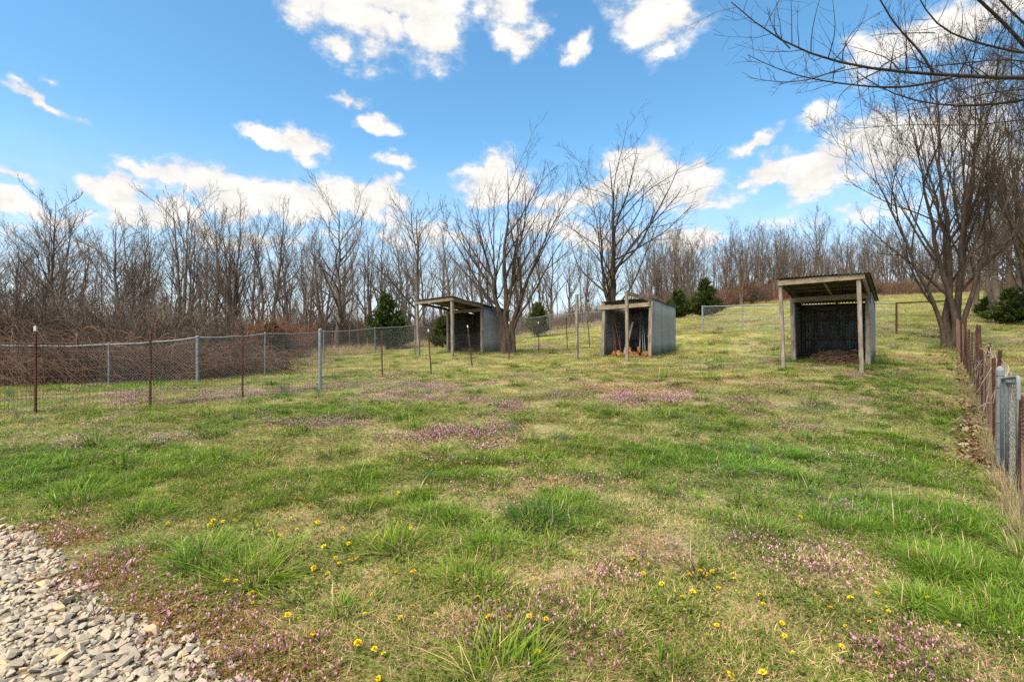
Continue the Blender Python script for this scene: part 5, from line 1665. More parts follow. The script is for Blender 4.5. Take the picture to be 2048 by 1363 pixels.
# ------------------------------------------------------------------ ground cover
def blades(rng, n, h, spread, width, lean, cols, arch=.5, segs=3, base_dark=.6, hj=.35, r_in=1.0):
    """A tuft of n tapering blades. cols: list of (weight, rgb)."""
    a = rng.uniform(0, 6.28, n); q = np.sqrt(rng.uniform(0, 1, n)) * spread * r_in
    bx, by = np.cos(a) * q, np.sin(a) * q
    az = a + rng.normal(0, .9, n)
    ln = np.abs(rng.normal(lean, lean * .5, n)); hh = h * np.clip(rng.normal(1, hj, n), .35, 1.7)
    wd = width * rng.uniform(.7, 1.3, n)
    side = np.stack([-np.sin(az), np.cos(az), 0 * az], 1)
    Vs = []
    for j in range(segs + 1):
        f = j / segs
        out = hh * (np.sin(ln) * f + arch * ln * f * f * .8)
        z = hh * (np.cos(np.minimum(ln, 1.45)) * f - arch * ln * f * f * .45)
        c_ = np.stack([bx + np.cos(az) * out, by + np.sin(az) * out, np.maximum(z, .004 * f)], 1)
        w_ = wd * (1 - f ** 1.6) * (.75 if j == 0 else 1)
        if j < segs:
            Vs.append(c_ - side * w_[:, None] / 2); Vs.append(c_ + side * w_[:, None] / 2)
        else:
            Vs.append(c_)
    m = 2 * segs + 1
    V = np.stack(Vs, 1).reshape(-1, 3)
    b = np.arange(n) * m
    Q = np.concatenate([np.stack([b + 2 * j, b + 2 * j + 1, b + 2 * j + 3, b + 2 * j + 2], 1) for j in range(segs - 1)]) if segs > 1 else None
    T = np.stack([b + 2 * (segs - 1), b + 2 * (segs - 1) + 1, b + 2 * segs], 1)
    w = np.array([c_[0] for c_ in cols]); ci = rng.choice(len(cols), n, p=w / w.sum())
    cc = np.array([c_[1] for c_ in cols])[ci] * rng.uniform(.75, 1.25, (n, 1))
    fs = np.array([base_dark + (1.22 - base_dark) * min(1, (j // 2) / segs * 1.15) for j in range(m)])  # shade at the blade foot and lit tips painted into the vertex colour
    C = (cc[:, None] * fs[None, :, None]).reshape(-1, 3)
    return V, Q, T, C


def merge(parts):
    V, Q, T, C, n = [], [], [], [], 0
    for v, q, t, c_ in parts:
        V.append(v); C.append(c_)
        if q is not None and len(q): Q.append(np.asarray(q) + n)
        if t is not None and len(t): T.append(np.asarray(t) + n)
        n += len(v)
    return np.vstack(V), (np.vstack(Q) if Q else None), (np.vstack(T) if T else None), np.vstack(C)


def leaves_flat(rng, n, spread, size, cols, zmax=.03, elong=1.0):
    a = rng.uniform(0, 6.28, n); q = np.sqrt(rng.uniform(0, 1, n)) * spread
    c_ = np.stack([np.cos(a) * q, np.sin(a) * q, rng.uniform(.006, zmax, n)], 1)
    u = rng.normal(size=(n, 3)); u[:, 2] = rng.normal(.1, .35, n); u /= np.linalg.norm(u, axis=1, keepdims=True)
    up = np.array((0, 0, 1.)) + rng.normal(0, .4, (n, 3)); w_ = np.cross(u, up); w_ /= np.linalg.norm(w_, axis=1, keepdims=True)
    L = size * rng.uniform(.6, 1.4, n)[:, None]; W = L * .42 / elong
    V = np.stack([c_, c_ + u * L * .4 + w_ * W, c_ + u * L, c_ + u * L * .4 - w_ * W], 1).reshape(-1, 3)
    wt = np.array([k[0] for k in cols]); ci = rng.choice(len(cols), n, p=wt / wt.sum())
    C = np.repeat(np.array([k[1] for k in cols])[ci] * rng.uniform(.65, 1.3, (n, 1)), 4, 0)
    return V, np.arange(n * 4).reshape(-1, 4), None, C


def henbit(rng, n=9, spread=.09, h=.06, russet=0.0):
    parts = []
    for i in range(n):
        a = rng.uniform(0, 6.28); q = math.sqrt(rng.uniform()) * spread
        hh = h * rng.uniform(.6, 1.3); bx, by = math.cos(a) * q, math.sin(a) * q
        tx, ty = bx + rng.normal(0, .012), by + rng.normal(0, .012)
        # leaf whorls
        k = 7
        an = rng.uniform(0, 6.28, k); f = rng.uniform(.25, 1.0, k)
        c_ = np.stack([bx + (tx - bx) * f, by + (ty - by) * f, hh * f], 1)
        u = np.stack([np.cos(an), np.sin(an), rng.uniform(-.2, .4, k)], 1); w_ = np.stack([-np.sin(an), np.cos(an), 0 * an], 1)
        L = rng.uniform(.008, .015, k)[:, None]
        V = np.stack([c_, c_ + u * L * .6 + w_ * L * .45, c_ + u * L, c_ + u * L * .6 - w_ * L * .45], 1).reshape(-1, 3)
        g1 = np.array((.10, .115, .035)) if russet < .5 else np.array((.155, .12, .035))
        red = np.array((.19, .09, .075))
        C = np.repeat(np.where(rng.uniform(size=(k, 1)) < .40, red, g1) * rng.uniform(.6, 1.3, (k, 1)), 4, 0)
        parts.append((V, np.arange(k * 4).reshape(-1, 4), None, C))
        # flowers: small upright tongues at the top
        k = rng.integers(1, 4)
        an = rng.uniform(0, 6.28, k)
        c_ = np.array((tx, ty, hh)) + np.stack([np.cos(an) * .006, np.sin(an) * .006, rng.uniform(-.008, .006, k)], 1)
        u = np.stack([np.cos(an) * .5, np.sin(an) * .5, np.full(k, .9)], 1); w_ = np.stack([-np.sin(an), np.cos(an), 0 * an], 1)
        L = rng.uniform(.007, .0125, k)[:, None]
        V = np.stack([c_ - w_ * L * .22, c_ + w_ * L * .22, c_ + u * L + w_ * L * .36, c_ + u * L - w_ * L * .36], 1).reshape(-1, 3)
        C = np.repeat(np.array((.52, .27, .42)) * rng.uniform(.75, 1.25, (k, 1)) + np.array((.06, .04, .0)) * rng.uniform(0, 1, (k, 1)), 4, 0)
        parts.append((V, np.arange(k * 4).reshape(-1, 4), None, C))
    return merge(parts)


rngp = np.random.default_rng(2)
G1, G2, G3, GY = (.150, .250, .034), (.105, .210, .027), (.195, .300, .043), (.27, .315, .065)
TA, TB, TC = (.53, .405, .255), (.45, .325, .195), (.35, .235, .145)


def mk(name, *parts):
    V, Q, T, C = merge(parts)
    return np_mesh(name, V, Q, T, M['veg'], False, C)


PR = []
SP = .22            # radius of a carpet patch
# 0-2 short mixed lawn
for i in range(3):
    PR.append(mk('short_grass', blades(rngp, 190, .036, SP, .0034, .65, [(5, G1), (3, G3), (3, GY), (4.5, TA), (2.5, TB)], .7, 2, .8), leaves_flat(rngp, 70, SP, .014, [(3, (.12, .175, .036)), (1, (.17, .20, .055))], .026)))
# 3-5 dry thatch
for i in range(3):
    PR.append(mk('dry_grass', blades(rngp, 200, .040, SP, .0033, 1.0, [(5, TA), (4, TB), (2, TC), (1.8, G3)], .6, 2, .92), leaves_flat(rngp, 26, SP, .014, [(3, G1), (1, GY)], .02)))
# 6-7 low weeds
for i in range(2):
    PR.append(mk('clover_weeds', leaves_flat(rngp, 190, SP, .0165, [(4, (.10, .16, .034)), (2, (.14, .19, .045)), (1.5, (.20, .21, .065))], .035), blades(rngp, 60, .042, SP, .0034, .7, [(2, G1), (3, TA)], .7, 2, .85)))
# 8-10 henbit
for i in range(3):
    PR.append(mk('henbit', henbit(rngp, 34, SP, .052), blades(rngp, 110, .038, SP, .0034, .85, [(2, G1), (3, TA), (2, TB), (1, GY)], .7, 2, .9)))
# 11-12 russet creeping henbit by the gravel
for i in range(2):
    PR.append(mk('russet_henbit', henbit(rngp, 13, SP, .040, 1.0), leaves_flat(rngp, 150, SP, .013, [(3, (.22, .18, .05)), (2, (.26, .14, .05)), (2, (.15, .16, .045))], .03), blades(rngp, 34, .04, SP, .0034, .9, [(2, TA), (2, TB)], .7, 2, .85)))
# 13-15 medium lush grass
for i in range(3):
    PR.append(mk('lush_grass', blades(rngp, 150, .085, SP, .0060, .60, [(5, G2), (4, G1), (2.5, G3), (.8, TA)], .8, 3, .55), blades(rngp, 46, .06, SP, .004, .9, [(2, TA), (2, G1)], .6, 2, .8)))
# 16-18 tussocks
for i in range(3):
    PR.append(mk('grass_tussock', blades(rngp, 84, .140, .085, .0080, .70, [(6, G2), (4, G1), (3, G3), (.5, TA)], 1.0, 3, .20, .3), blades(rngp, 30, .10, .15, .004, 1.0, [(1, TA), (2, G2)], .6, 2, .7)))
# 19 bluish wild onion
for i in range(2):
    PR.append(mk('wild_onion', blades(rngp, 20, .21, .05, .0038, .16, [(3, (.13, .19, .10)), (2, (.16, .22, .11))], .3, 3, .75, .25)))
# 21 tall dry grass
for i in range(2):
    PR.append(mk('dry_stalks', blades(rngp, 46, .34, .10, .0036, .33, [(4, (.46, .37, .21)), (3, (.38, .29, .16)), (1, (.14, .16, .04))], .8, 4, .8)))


def in_view(x, y, m=2.6):
    return (np.abs(x) < 1.12 * y + m) & (y > .7)


def verge(x, y):
    """Bare leafy strip on the near side of the right fence."""
    a = np.array([tuple(RF[i][0]) for i in (1, 2, 3, 5, 6, 7, 8)])
    fx = np.interp(y, a[::-1, 1], a[::-1, 0])
    d = (fx - x) + (fbm(x * 2.5, y * 2.5, 91, 3) - .5) * .35
    w = np.interp(y, [4.3, 5.2, 6, 9, 14, 17], [.12, .22, .42, .34, .25, .3])
    return ((d > -.15) & (d < w) & (y > 4.4) & (y < 17)) * .93


def cover():
    rng = np.random.default_rng(7)
    X, Y, I, S, ZS, TI = [], [], [], [], [], []

    def put(x, y, idx, s, zs=None, tint=None):
        n = len(x)
        if n == 0: return
        X.append(x); Y.append(y); I.append(idx if np.ndim(idx) else np.full(n, idx)); S.append(s * np.ones(n)); ZS.append((zs if zs is not None else s) * np.ones(n))
        TI.append(tint if tint is not None else np.ones((n, 3)))

    def samp(n, y0, y1, p):
        # uniform over the strip seen by the camera, thinning with distance as y**-p
        u = rng.uniform(0, 1, n)
        e = 2 - p
        y = (y0 ** e + u * (y1 ** e - y0 ** e)) ** (1 / e) if abs(e) > 1e-6 else y0 * (y1 / y0) ** u
        x = rng.uniform(-1, 1, n) * (1.12 * y + 2.6)
        ok = in_poly(x, y, FIELD_POLY) & ~in_poly(x, y, GRAVEL_POLY) & (rng.uniform(0, 1, n) > verge(x, y))
        return x[ok], y[ok]

    def hues(n, x, y):
        v = (fbm(x * 3, y * 3, 61, 3) - .5)[:, None]
        big = (fbm(x * .35, y * .35, 67, 3) - .5)[:, None]
        return np.clip((1 + rng.normal(0, .13, (n, 1))) * (1 + v * .6) * np.concatenate([1.03 + big * .35, 1 + 0 * big, .97 - big * .1], 1), .35, 2)

    # carpet
    for n, y0, y1, sc_, zs in ((5000, 1.0, 5.5, 1.0, 1.0), (6800, 5.5, 14, 1.3, 1.05), (6000, 14, 30, 2.2, 1.25), (6000, 30, 80, 4.4, 1.7)):
        x, y = samp(n, y0, y1, .8)
        lush, dry, pur, edge = masks(x, y)
        m = len(x); r = rng.uniform(0, 1, m)
        idx = rng.integers(0, 3, m)
        pd = np.clip(.25 + .65 * dry, 0, .9)
        idx = np.where(r < pd, rng.integers(3, 6, m), idx)
        idx = np.where((r > .82) & (y < 16), rng.integers(6, 8, m), idx)
        r2 = rng.uniform(0, 1, m)
        idx = np.where(r2 < pur * np.where(y < 6, .42, .70), rng.integers(8, 11, m), idx)
        idx = np.where((edge > .10) & (rng.uniform(0, 1, m) < edge * 2.2), rng.integers(11, 13, m), idx)
        r3 = rng.uniform(0, 1, m)
        isl = (r3 < lush * .22) & (edge < .3)
        idx = np.where(isl, rng.integers(13, 16, m), idx)
        s = sc_ * rng.uniform(.8, 1.25, m)
        put(x, y, idx, s, zs * rng.uniform(.75, 1.25, m) * np.where(isl & (y > 5), .8, 1), hues(m, x, y))
    # random small tussocks
    x, y = samp(9000, 1.4, 34, 1.0)
    lush, dry, pur, edge = masks(x, y)
    cl = fbm(x * .9, y * .9, 71, 3)
    k = (rng.uniform(0, 1, len(x)) < np.clip((cl - .45) * 2.2, 0, 1) * .35 + lush * .30) & (edge < .15)
    x, y = x[k], y[k]
    s = rng.uniform(.3, .75, len(x))
    put(x, y, rng.integers(16, 19, len(x)), s * rng.uniform(.9, 1.5, len(x)), s, hues(len(x), x, y) * rng.uniform(.75, 1.3, (len(x), 1)))
    # separate round tussocks spread over the lawn
    x, y = samp(1500, 2.2, 24, .9)
    lush, dry, pur, edge = masks(x, y)
    o_ = rng.permutation(len(x)); kept = []
    for q_ in o_:
        if edge[q_] > .1 or rng.uniform() > .25 + .75 * lush[q_] + .2 * (1 - dry[q_]): continue
        md = .32 + .035 * y[q_]
        if all((x[q_] - x[w_]) ** 2 + (y[q_] - y[w_]) ** 2 > md * md for w_ in kept): kept.append(q_)
    kept = np.array(kept); x, y = x[kept], y[kept]; n = len(x)
    s = rng.uniform(.7, 1.3, n) * np.interp(y, [2, 5, 20], [.8, 1.1, 1.3])
    put(x, y, rng.integers(16, 19, n), s * 1.1, s, hues(n, x, y) * rng.uniform(.75, 1.3, (n, 1)))
    # longer grass at right and at the foot of the wood, ragged and in small tufts
    for px, py, rx, ry, n, s0 in ((1900, 1080, 230, .9, 1500, .72), (1850, 930, 150, 1.3, 900, .66), (2000, 1200, 190, .5, 650, .75), (1840, 800, 120, 2.2, 420, .6), (150, 775, 260, .8, 700, .62), (1330, 905, 320, .8, 800, .6), (1130, 1020, 140, .5, 180, .6), (560, 985, 320, .7, 700, .55), (1480, 925, 230, .6, 420, .6), (420, 830, 320, .7, 420, .5), (150, 930, 330, .9, 900, .55), (1330, 830, 220, 1.0, 420, .55), (700, 815, 220, .8, 300, .5), (900, 935, 220, .6, 380, .55)):
        g = ground(px, py); rxm = rx / FPX * g.y
        a = rng.uniform(0, 6.28, n); q = np.sqrt(rng.uniform(0, 1, n))
        x = g.x + np.cos(a) * q * rxm; y = g.y + np.sin(a) * q * ry
        k = rng.uniform(0, 1, n) < sstep(.36, .62, fbm(x * 2.4, y * 2.4, 23, 3) + .16 * (1 - q))
        k &= rng.uniform(0, 1, n) > verge(x, y)
        x, y = x[k], y[k]; n = len(x)
        s = s0 * rng.uniform(.5, 1.2, n)
        put(x, y, rng.integers(16, 19, n), s, s * rng.uniform(.8, 1.1, n), hues(n, x, y) * rng.uniform(.8, 1.3, (n, 1)))
    # weeds round the sheds
    for sh in (SR, SM, SL):
        for a, b, n in ((sh.w + .15, sh.c + sh.e / 2, 26), (0, sh.c - .05, 16), (sh.w, sh.c - .1, 16), (sh.w / 2, sh.c, 10)):
            p = sh.P(a, b); x = p.x + rng.normal(0, .28, n); y = p.y + rng.normal(0, .28, n)
            s = rng.uniform(.45, .95, n)
            put(x, y, rng.integers(16, 19, n), s, s, np.ones((n, 3)) * rng.uniform(.6, .95, (n, 1)))
    # wild onion
    for px, py in ((1015, 862), (1020, 866), (1108, 880), (1122, 884), (640, 790), (636, 786), (490, 836), (470, 838), (565, 786), (575, 788), (710, 824), (60, 850), (75, 846), (40, 838), (1505, 910), (1610, 880), (15, 790), (28, 793), (860, 788), (900, 790), (960, 785), (1060, 790), (1395, 850), (1350, 838), (720, 820), (835, 720), (815, 722), (850, 719)):
        g = ground(px, py); n = 3
        put(g.x + rng.normal(0, .04, n), np.full(n, g.y) + rng.normal(0, .04, n), rng.integers(19, 21, n), rng.uniform(.6, .95, n), rng.uniform(.65, 1.05, n))
    # pale dry grass along the right fence and at the edge of the wood
    A = [RF[3][0], RF[5][0], RF[6][0], RF[7][0], RF[8][0], RF[9][0]]
    for a, b, n in zip(A[:-1], A[1:], (10, 14, 26, 16, 30)):
        t = rng.uniform(0, 1, n); x = a.x + (b.x - a.x) * t + rng.normal(-.03, .09, n); y = a.y + (b.y - a.y) * t + rng.normal(0, .08, n)
        put(x, y, rng.integers(21, 23, n), rng.uniform(.45, .85, n), rng.uniform(.45, .95, n))
    for px, py, n, spr in ((820, 695, 90, 1.6), (700, 703, 80, 2.0), (640, 712, 60, 1.2), (900, 688, 60, 1.6), (1220, 645, 120, 3), (1340, 637, 120, 3), (430, 738, 40, 1.0), (1560, 604, 160, 5), (1750, 597, 160, 6), (1100, 660, 120, 3)):
        g = ground(px, py); x = g.x + rng.normal(0, spr, n); y = g.y + rng.normal(0, spr * .35, n)
        put(x, y, rng.integers(21, 23, n), rng.uniform(1.0, 1.8, n), rng.uniform(.8, 1.5, n))
    X, Y = np.concatenate(X), np.concatenate(Y); I = np.concatenate(I); S = np.concatenate(S); ZS = np.concatenate(ZS); TI = np.vstack(TI)
    Z = H(X, Y) - .004
    n = len(X)
    tilt = rng.normal(0, .06, (n, 2))
    scatter('grass', 'short spring grass with dry thatch, clover and pink flowering weeds', PR, np.stack([X, Y, Z], 1), np.column_stack([tilt, rng.uniform(0, 6.28, n)]), np.stack([S, S, ZS], 1), I, TI)


cover()

# prominent tussocks, each a thing
TM = []
for i in range(5):
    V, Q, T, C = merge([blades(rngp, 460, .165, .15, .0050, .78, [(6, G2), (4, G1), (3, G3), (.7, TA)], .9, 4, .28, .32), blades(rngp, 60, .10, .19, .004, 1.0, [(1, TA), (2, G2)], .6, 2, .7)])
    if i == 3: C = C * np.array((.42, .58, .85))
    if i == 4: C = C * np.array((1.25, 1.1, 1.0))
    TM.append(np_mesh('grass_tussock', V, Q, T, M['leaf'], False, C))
for px, py, s, k, lab in [(1072, 1048, 1.05, 3, 'darkest blue-green grass tussock in the centre foreground'), (150, 1005, 1.25, 0, 'large arching grass tussock left, above the gravel corner'), (292, 1038, 1.05, 1, 'dark-based grass tussock right of the large arching one at left'),
                          (410, 1122, 1.15, 0, 'big tussock of long grass left of the dandelion patch'), (500, 1160, 1.1, 4, 'pale yellow-green tussock below the big tussock by the dandelions'), (275, 1105, .8, 2, 'tussock nearest the gravel edge'),
                          (430, 872, .95, 1, 'round isolated tussock below the wire fence at left'), (1266, 948, .9, 1, 'round tussock right of centre in the mid lawn'), (1528, 1065, .85, 2, 'tussock in the right half among pink flowers'), (1455, 1040, .75, 1, 'smaller tussock just left of the one among pink flowers'),
                          (1665, 1058, .75, 0, 'tussock at the left foot of the long grass at right'), (800, 1098, .95, 4, 'bright tussock right of the dandelion patch'), (868, 1032, .85, 0, 'tussock above the bright one right of the dandelions'), (935, 1165, .85, 4, 'light green spray of grass below the dark tussock'),
                          (1005, 1358, 1.05, 4, 'long grass tussock at the bottom edge of the picture'), (806, 838, .9, 2, 'small dark tussock in the mid distance left of centre'), (868, 962, .75, 3, 'dark low tussock above the dry patch left of centre'), (1575, 952, .85, 1, 'tussock beside the pink patch at right'), (1165, 955, .9, 0, 'broad tussock left of the round one right of centre'), (980, 1100, .8, 0, 'loose tussock just below left of the darkest one'),
                          (700, 905, .8, 2, 'flat tussock in the lawn below the chain link fence'), (1640, 808, .8, 1, 'small tussock on the lawn in front of the right shed')]:
    g = ground(px, py)
    o = obj('grass_tussock', TM[k], None, (g.x, g.y, g.z - .01)); o.scale = (s * 1.15, s * 1.15, s); o.rotation_euler = (0, 0, px * .7)
    tag(o, lab, 'grass tussock', 'grass tussocks on the lawn')


# ------------------------------------------------------------------ dandelions
def dandelion_mesh(seed):
    rng = np.random.default_rng(seed)
    parts = []
    n = 78
    a = rng.uniform(0, 6.28, n); el = rng.uniform(-.05, 1.35, n)
    u = np.stack([np.cos(a) * np.cos(el), np.sin(a) * np.cos(el), np.sin(el)], 1); w_ = np.cross(u, np.array((0, 0, 1.)) + rng.normal(0, .2, (n, 3))); w_ /= np.linalg.norm(w_, axis=1, keepdims=True)
    L = .0235 * rng.uniform(.85, 1.1, n)[:, None] * (1 - .45 * np.sin(el))[:, None]
    c_ = np.array((0, 0, .055)) + 0 * u
    V = np.stack([c_, c_ + u * L * .55 + w_ * .0042, c_ + u * L, c_ + u * L * .55 - w_ * .0042], 1).reshape(-1, 3)
    C = np.repeat(np.where((el > .9)[:, None], np.array((.82, .50, .012)), np.array((.88, .66, .02))) * rng.uniform(.85, 1.1, (n, 1)), 4, 0)
    parts.append((V, np.arange(n * 4).reshape(-1, 4), None, C))
    k = 6; an = np.arange(k) * 6.28 / k
    V = np.concatenate([np.stack([np.cos(an) * .0022, np.sin(an) * .0022, 0 * an - .01], 1), np.stack([np.cos(an) * .0022, np.sin(an) * .0022, 0 * an + .05], 1), np.stack([np.cos(an) * .007, np.sin(an) * .007, 0 * an + .058], 1)])
    Q = [(j * k + i, j * k + (i + 1) % k, (j + 1) * k + (i + 1) % k, (j + 1) * k + i) for j in range(2) for i in range(k)]
    parts.append((V, np.array(Q), None, np.tile((.13, .17, .05), (len(V), 1))))
    parts.append(leaves_flat(rng, 6, .02, .05, [(1, (.11, .18, .035))], .015, 2.4))
    V, Q, T, C = merge(parts)
    return np_mesh('dandelion', V, Q, T, M['leaf'], False, C)


DM = [dandelion_mesh(i) for i in range(4)]
rr = random.Random(8)
spots = [(540, 1109), (455, 1170), (470, 1165), (500, 1200), (512, 1195), (505, 1206), (600, 1237), (576, 1240), (625, 1272), (632, 1280), (788, 1148), (817, 1128), (820, 1058), (813, 1072), (740, 1017), (745, 1033), (634, 1046), (651, 1078), (665, 1119), (650, 1083), (697, 1122), (720, 1122), (660, 1150), (680, 1130), (558, 1075), (545, 1070), (465, 1045), (450, 1043), (511, 1052), (545, 1017), (578, 1064), (596, 1063), (650, 1095), (622, 1138), (628, 1145), (751, 1193), (825, 1220), (826, 1160), (808, 1237), (873, 1228), (728, 1230), (672, 1185), (720, 1303), (745, 1305), (770, 1312), (758, 1360), (1290, 1153), (1307, 1205), (1385, 1188), (1400, 1150), (1418, 1152), (1428, 1148), (1350, 1187), (1470, 1150), (1468, 1157), (1380, 1165), (1398, 1178), (1302, 1130), (1270, 1122), (1522, 1193), (1526, 1212), (1558, 1253), (1570, 1280), (1662, 1226), (1707, 1203), (1777, 1224), (1752, 1188), (1737, 1247), (1692, 1256), (1678, 1293), (1590, 1307), (1530, 1357), (1862, 1203), (1891, 1250), (1434, 1256), (1512, 1269), (1025, 1246), (1058, 1246), (1092, 1247), (984, 1250), (995, 1203), (956, 1203), (1075, 1308), (1455, 1353), (1460, 1358), (1134, 1025), (1146, 1074), (1285, 1025), (1452, 1053), (1578, 1069), (1596, 1040), (108, 1018), (110, 1037), (220, 1013), (247, 1050), (254, 1046), (372, 1052), (388, 1058), (275, 908), (145, 912), (36, 934), (335, 1053), (420, 1055), (430, 1046), (590, 960), (905, 985), (645, 843), (652, 843), (130, 858), (505, 885), (1392, 828), (840, 1018), (700, 1035), (800, 985), (855, 968), (620, 1010), (600, 1000), (690, 980), (560, 1030), (480, 1030), (770, 1090), (735, 1075), (700, 1090), (600, 1100), (680, 1065), (710, 1050), (585, 1040), (520, 985), (1000, 1010), (1325, 1172), (1365, 1200), (1440, 1180)]
for i, (px, py) in enumerate(spots):
    g = ground(px, py + 6)
    o = obj('dandelion', DM[i % 4], None, (g.x, g.y, g.z))
    s = rr.choice((.55, .65, .75, .85, .95)) * rr.uniform(.9, 1.1)
    o.scale = (s, s, s * rr.uniform(.75, 1.15)); o.rotation_euler = (rr.gauss(.15, .22), rr.gauss(0, .25), rr.uniform(0, 6.28))
    tag(o, 'yellow dandelion flower open in the lawn', 'dandelion', 'dandelions in the lawn')


# ------------------------------------------------------------------ gravel
def stone_mesh(rng, mat):
    import bmesh
    n = 13
    p = rng.normal(size=(n, 3)); p /= np.linalg.norm(p, axis=1, keepdims=True)
    p *= rng.uniform(.8, 1.1, (n, 1))
    p *= np.array((1.0, rng.uniform(.55, .85), rng.uniform(.32, .55)))
    bm = bmesh.new()
    for v in p: bm.verts.new(v)
    bmesh.ops.convex_hull(bm, input=bm.verts)
    loose = [v for v in bm.verts if not v.link_faces]
    bmesh.ops.delete(bm, geom=loose, context='VERTS')
    bmesh.ops.triangulate(bm, faces=bm.faces)
    me = bpy.data.meshes.new('stone'); bm.to_mesh(me); bm.free()
    me.materials.append(mat)
    return me


def gravel():
    rng = np.random.default_rng(31)
    # bed
    ed = np.array(GRAVEL_POLY)
    x0, x1 = -6.5, -.4
    xs = np.linspace(x0, x1, 130); ys = np.linspace(.7, 5.4, 110)
    Xg, Yg = np.meshgrid(xs, ys); Zg = H(Xg, Yg) + .006
    ins = in_poly(Xg, Yg, GRAVEL_POLY)
    nx = len(xs); ii = (np.arange(len(ys) - 1)[:, None] * nx + np.arange(nx - 1)[None])
    ok = ins[:-1, :-1] & ins[1:, :-1] & ins[:-1, 1:] & ins[1:, 1:]
    i = ii[ok]
    Q = np.stack([i, i + 1, i + nx + 1, i + nx], 1)
    used, inv = np.unique(Q.ravel(), return_inverse=True)
    V = np.stack([Xg, Yg, Zg], -1).reshape(-1, 3)[used]; Q = inv.reshape(-1, 4)
    bed = obj('gravel_drive', np_mesh('gravel_drive', V, Q, None, mat_noise('gravel_dust', (.14, .12, .09), (.26, .225, .175), 30, .95, bump=.6, bscale=60), True))
    tag(bed, 'pale limestone gravel drive in the lower left corner', kind='structure')
    protos = [stone_mesh(rng, M['stone']) for _ in range(9)] + [stone_mesh(rng, M['stone_tan']) for _ in range(2)] + [stone_mesh(rng, M['stone_grey']) for _ in range(3)]
    n = 90000
    y = rng.uniform(.9, 5.0, n); x = rng.uniform(-6.2, -.5, n)
    jx = x + rng.normal(0, .05, n)
    ok = in_poly(jx, y, GRAVEL_POLY) & (np.abs(x) < 1.12 * y + 1.4)
    stray = (~in_poly(x, y, GRAVEL_POLY)) & in_poly(x - .10, y - .07, GRAVEL_POLY) & (rng.uniform(0, 1, n) < .06)
    ok |= stray
    x, y = x[ok], y[ok]; n = len(x)
    # sizes, and keep big ones from overlapping too much
    s = np.clip(rng.lognormal(math.log(.0172), .46, n), .006, .048)
    order = np.argsort(-s); keep = []
    cell = {}
    for i in order:
        kx, ky = int(x[i] / .06), int(y[i] / .06); bad = False
        for a in (-1, 0, 1):
            for b in (-1, 0, 1):
                for j in cell.get((kx + a, ky + b), ()):
                    if (x[i] - x[j]) ** 2 + (y[i] - y[j]) ** 2 < (.43 * (s[i] + s[j])) ** 2: bad = True
        if not bad: cell.setdefault((kx, ky), []).append(i); keep.append(i)
    keep = np.array(keep)
    x, y, s = x[keep], y[keep], s[keep]; n = len(x)
    z = H(x, y) + .006 + s * rng.uniform(.1, .55, n)
    kind = np.where(rng.uniform(0, 1, n) < .05, rng.integers(9, 11, n), np.where(rng.uniform(0, 1, n) < .13, rng.integers(11, 14, n), rng.integers(0, 9, n)))
    rot = np.stack([rng.normal(0, .28, n), rng.normal(0, .28, n), rng.uniform(0, 6.28, n)], 1)
    vis = (np.abs(x) < 1.02 * y) & (y / 1 > 1.5 / .69)
    size = np.where(vis, s / y, 0)
    big = np.argsort(-size)[:300]
    isb = np.zeros(n, bool); isb[big] = True
    for i in big:
        o = obj('stone', protos[kind[i]], bed, (x[i], y[i], z[i])); o.rotation_euler = tuple(rot[i]); o.scale = (s[i],) * 3
    # the rest joined
    pv = []
    for me in protos:
        v = np.empty(len(me.vertices) * 3, np.float32); me.vertices.foreach_get('co', v)
        l = np.empty(len(me.loops), np.int32); me.loops.foreach_get('vertex_index', l)
        pv.append((v.reshape(-1, 3), l.reshape(-1, 3)))
    mats = [M['stone'], M['stone_tan'], M['stone_grey']]
    Vs, Ts, mi, c0 = [], [], [], 0
    from mathutils import Euler
    for i in np.where(~isb)[0]:
        v, l = pv[kind[i]]
        Rm = np.array(Euler(tuple(rot[i])).to_matrix())
        Vs.append(v @ Rm.T * s[i] + (x[i], y[i], z[i])); Ts.append(l + c0); c0 += len(v)
        mi.append(np.full(len(l), 0 if kind[i] < 9 else (1 if kind[i] < 11 else 2)))
    o = obj('loose_stones', np_mesh('loose_stones', np.vstack(Vs), None, np.vstack(Ts), mats, False, None, np.concatenate(mi)), bed)
    tag(o, kind='stuff')
    print('stones', n)


gravel()


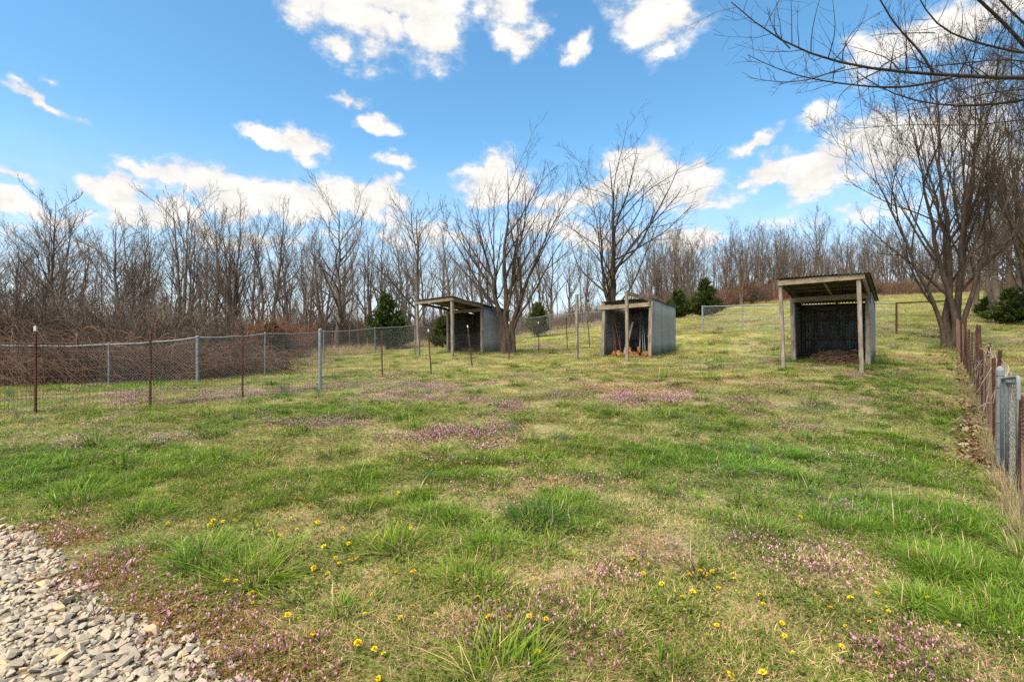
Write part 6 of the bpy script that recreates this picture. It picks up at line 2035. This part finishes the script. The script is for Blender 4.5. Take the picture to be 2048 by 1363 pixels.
# ------------------------------------------------------------------ fallen leaves, rocks
def leaf_litter():
    rng = np.random.default_rng(77)
    X, Y = [], []
    def strip(a, b, n, off, sd):
        t = rng.uniform(0, 1, n); d = (b - a).xy.normalized(); nr = Vector((-d.y, d.x))
        o = rng.normal(off, sd, n)
        X.append(a.x + (b.x - a.x) * t + nr.x * o); Y.append(a.y + (b.y - a.y) * t + nr.y * o)
    strip(RF[7][0], RF[6][0], 700, .17, .12); strip(RF[6][0], RF[5][0], 420, .14, .10); strip(RF[5][0], RF[2][0], 360, .12, .10); strip(RF[2][0], RF[0][0], 220, .2, .2); strip(RF[8][0], RF[7][0], 120, .05, .07)
    def spot(px, py, n, sx, sy):
        g = ground(px, py); X.append(g.x + rng.normal(0, sx, n)); Y.append(g.y + rng.normal(0, sy, n))
    spot(1893, 674, 260, .35, .12); spot(1860, 673, 60, .2, .08); spot(1830, 672, 60, .25, .05); spot(1990, 640, 500, 1.6, .5); spot(2040, 655, 400, 1.2, .5); spot(1955, 628, 300, .8, .5); spot(1640, 722, 20, .3, .2)
    spot(1215, 712, 40, .4, .2); spot(940, 707, 50, .3, .15)
    x, y = np.concatenate(X), np.concatenate(Y); n = len(x)
    c_ = np.stack([x, y, H(x, y) + rng.uniform(.006, .05, n)], 1)
    th = rng.uniform(0, 6.28, n); u = np.stack([np.cos(th), np.sin(th), rng.normal(0, .35, n)], 1); w_ = np.stack([-np.sin(th), np.cos(th), rng.normal(0, .45, n)], 1)
    L = rng.uniform(.022, .055, n)[:, None]; W = L * rng.uniform(.3, .5, n)[:, None]
    mid = c_ + np.array((0, 0, 1.)) * L * rng.uniform(-.1, .25, n)[:, None]
    V = np.stack([c_ - u * L, mid + w_ * W, c_ + u * L, mid - w_ * W], 1).reshape(-1, 3)
    cols = np.array([(.20, .115, .07), (.15, .075, .042), (.25, .17, .11), (.12, .06, .036), (.29, .22, .155)])
    C = np.repeat(cols[rng.integers(0, 5, n)] * rng.uniform(.7, 1.2, (n, 1)), 4, 0)
    b = np.arange(n) * 4
    T = np.concatenate([np.stack([b, b + 1, b + 2], 1), np.stack([b, b + 2, b + 3], 1)])
    tag(obj('leaf_litter', np_mesh('leaf_litter', V, None, T, M['flat'], False, C)), 'drift of fallen brown oak leaves along the right fence', 'dead leaves', None, 'stuff')


leaf_litter()


def rock(px, py, s, seed, label):
    rng = np.random.default_rng(seed)
    g = ground(px, py)
    me = stone_mesh(rng, M['rock'])
    o = obj('rock', me, None, (g.x, g.y, g.z + s * .15)); o.scale = (s, s, s * .9); o.rotation_euler = (.1, .1, seed)
    tag(o, label, 'rock', 'rocks at the foot of the left wood')


rock(556, 726, .32, 5, 'largest pale rock at the foot of the wood behind the chain link fence')
rock(540, 729, .24, 6, 'smaller rock left of the largest pale rock behind the fence')
rock(575, 724, .2, 7, 'small rock right of the largest pale rock behind the fence')


# pale hose or rope lying in the grass behind the left shed
def rope():
    pts = []
    for px, py in ((690, 716), (740, 712), (790, 707), (830, 702), (880, 697)):
        g = ground(px, py); pts.append((g.x, g.y, g.z + .07))
    mb = MB(); mb.tube(pts, .014, 6); o = mb.build('hose', M['stone_tan'], None, origin=pts[0], smooth=True)
    tag(o, 'thin pale hose lying in the grass left of the left shed', 'hose')


rope()
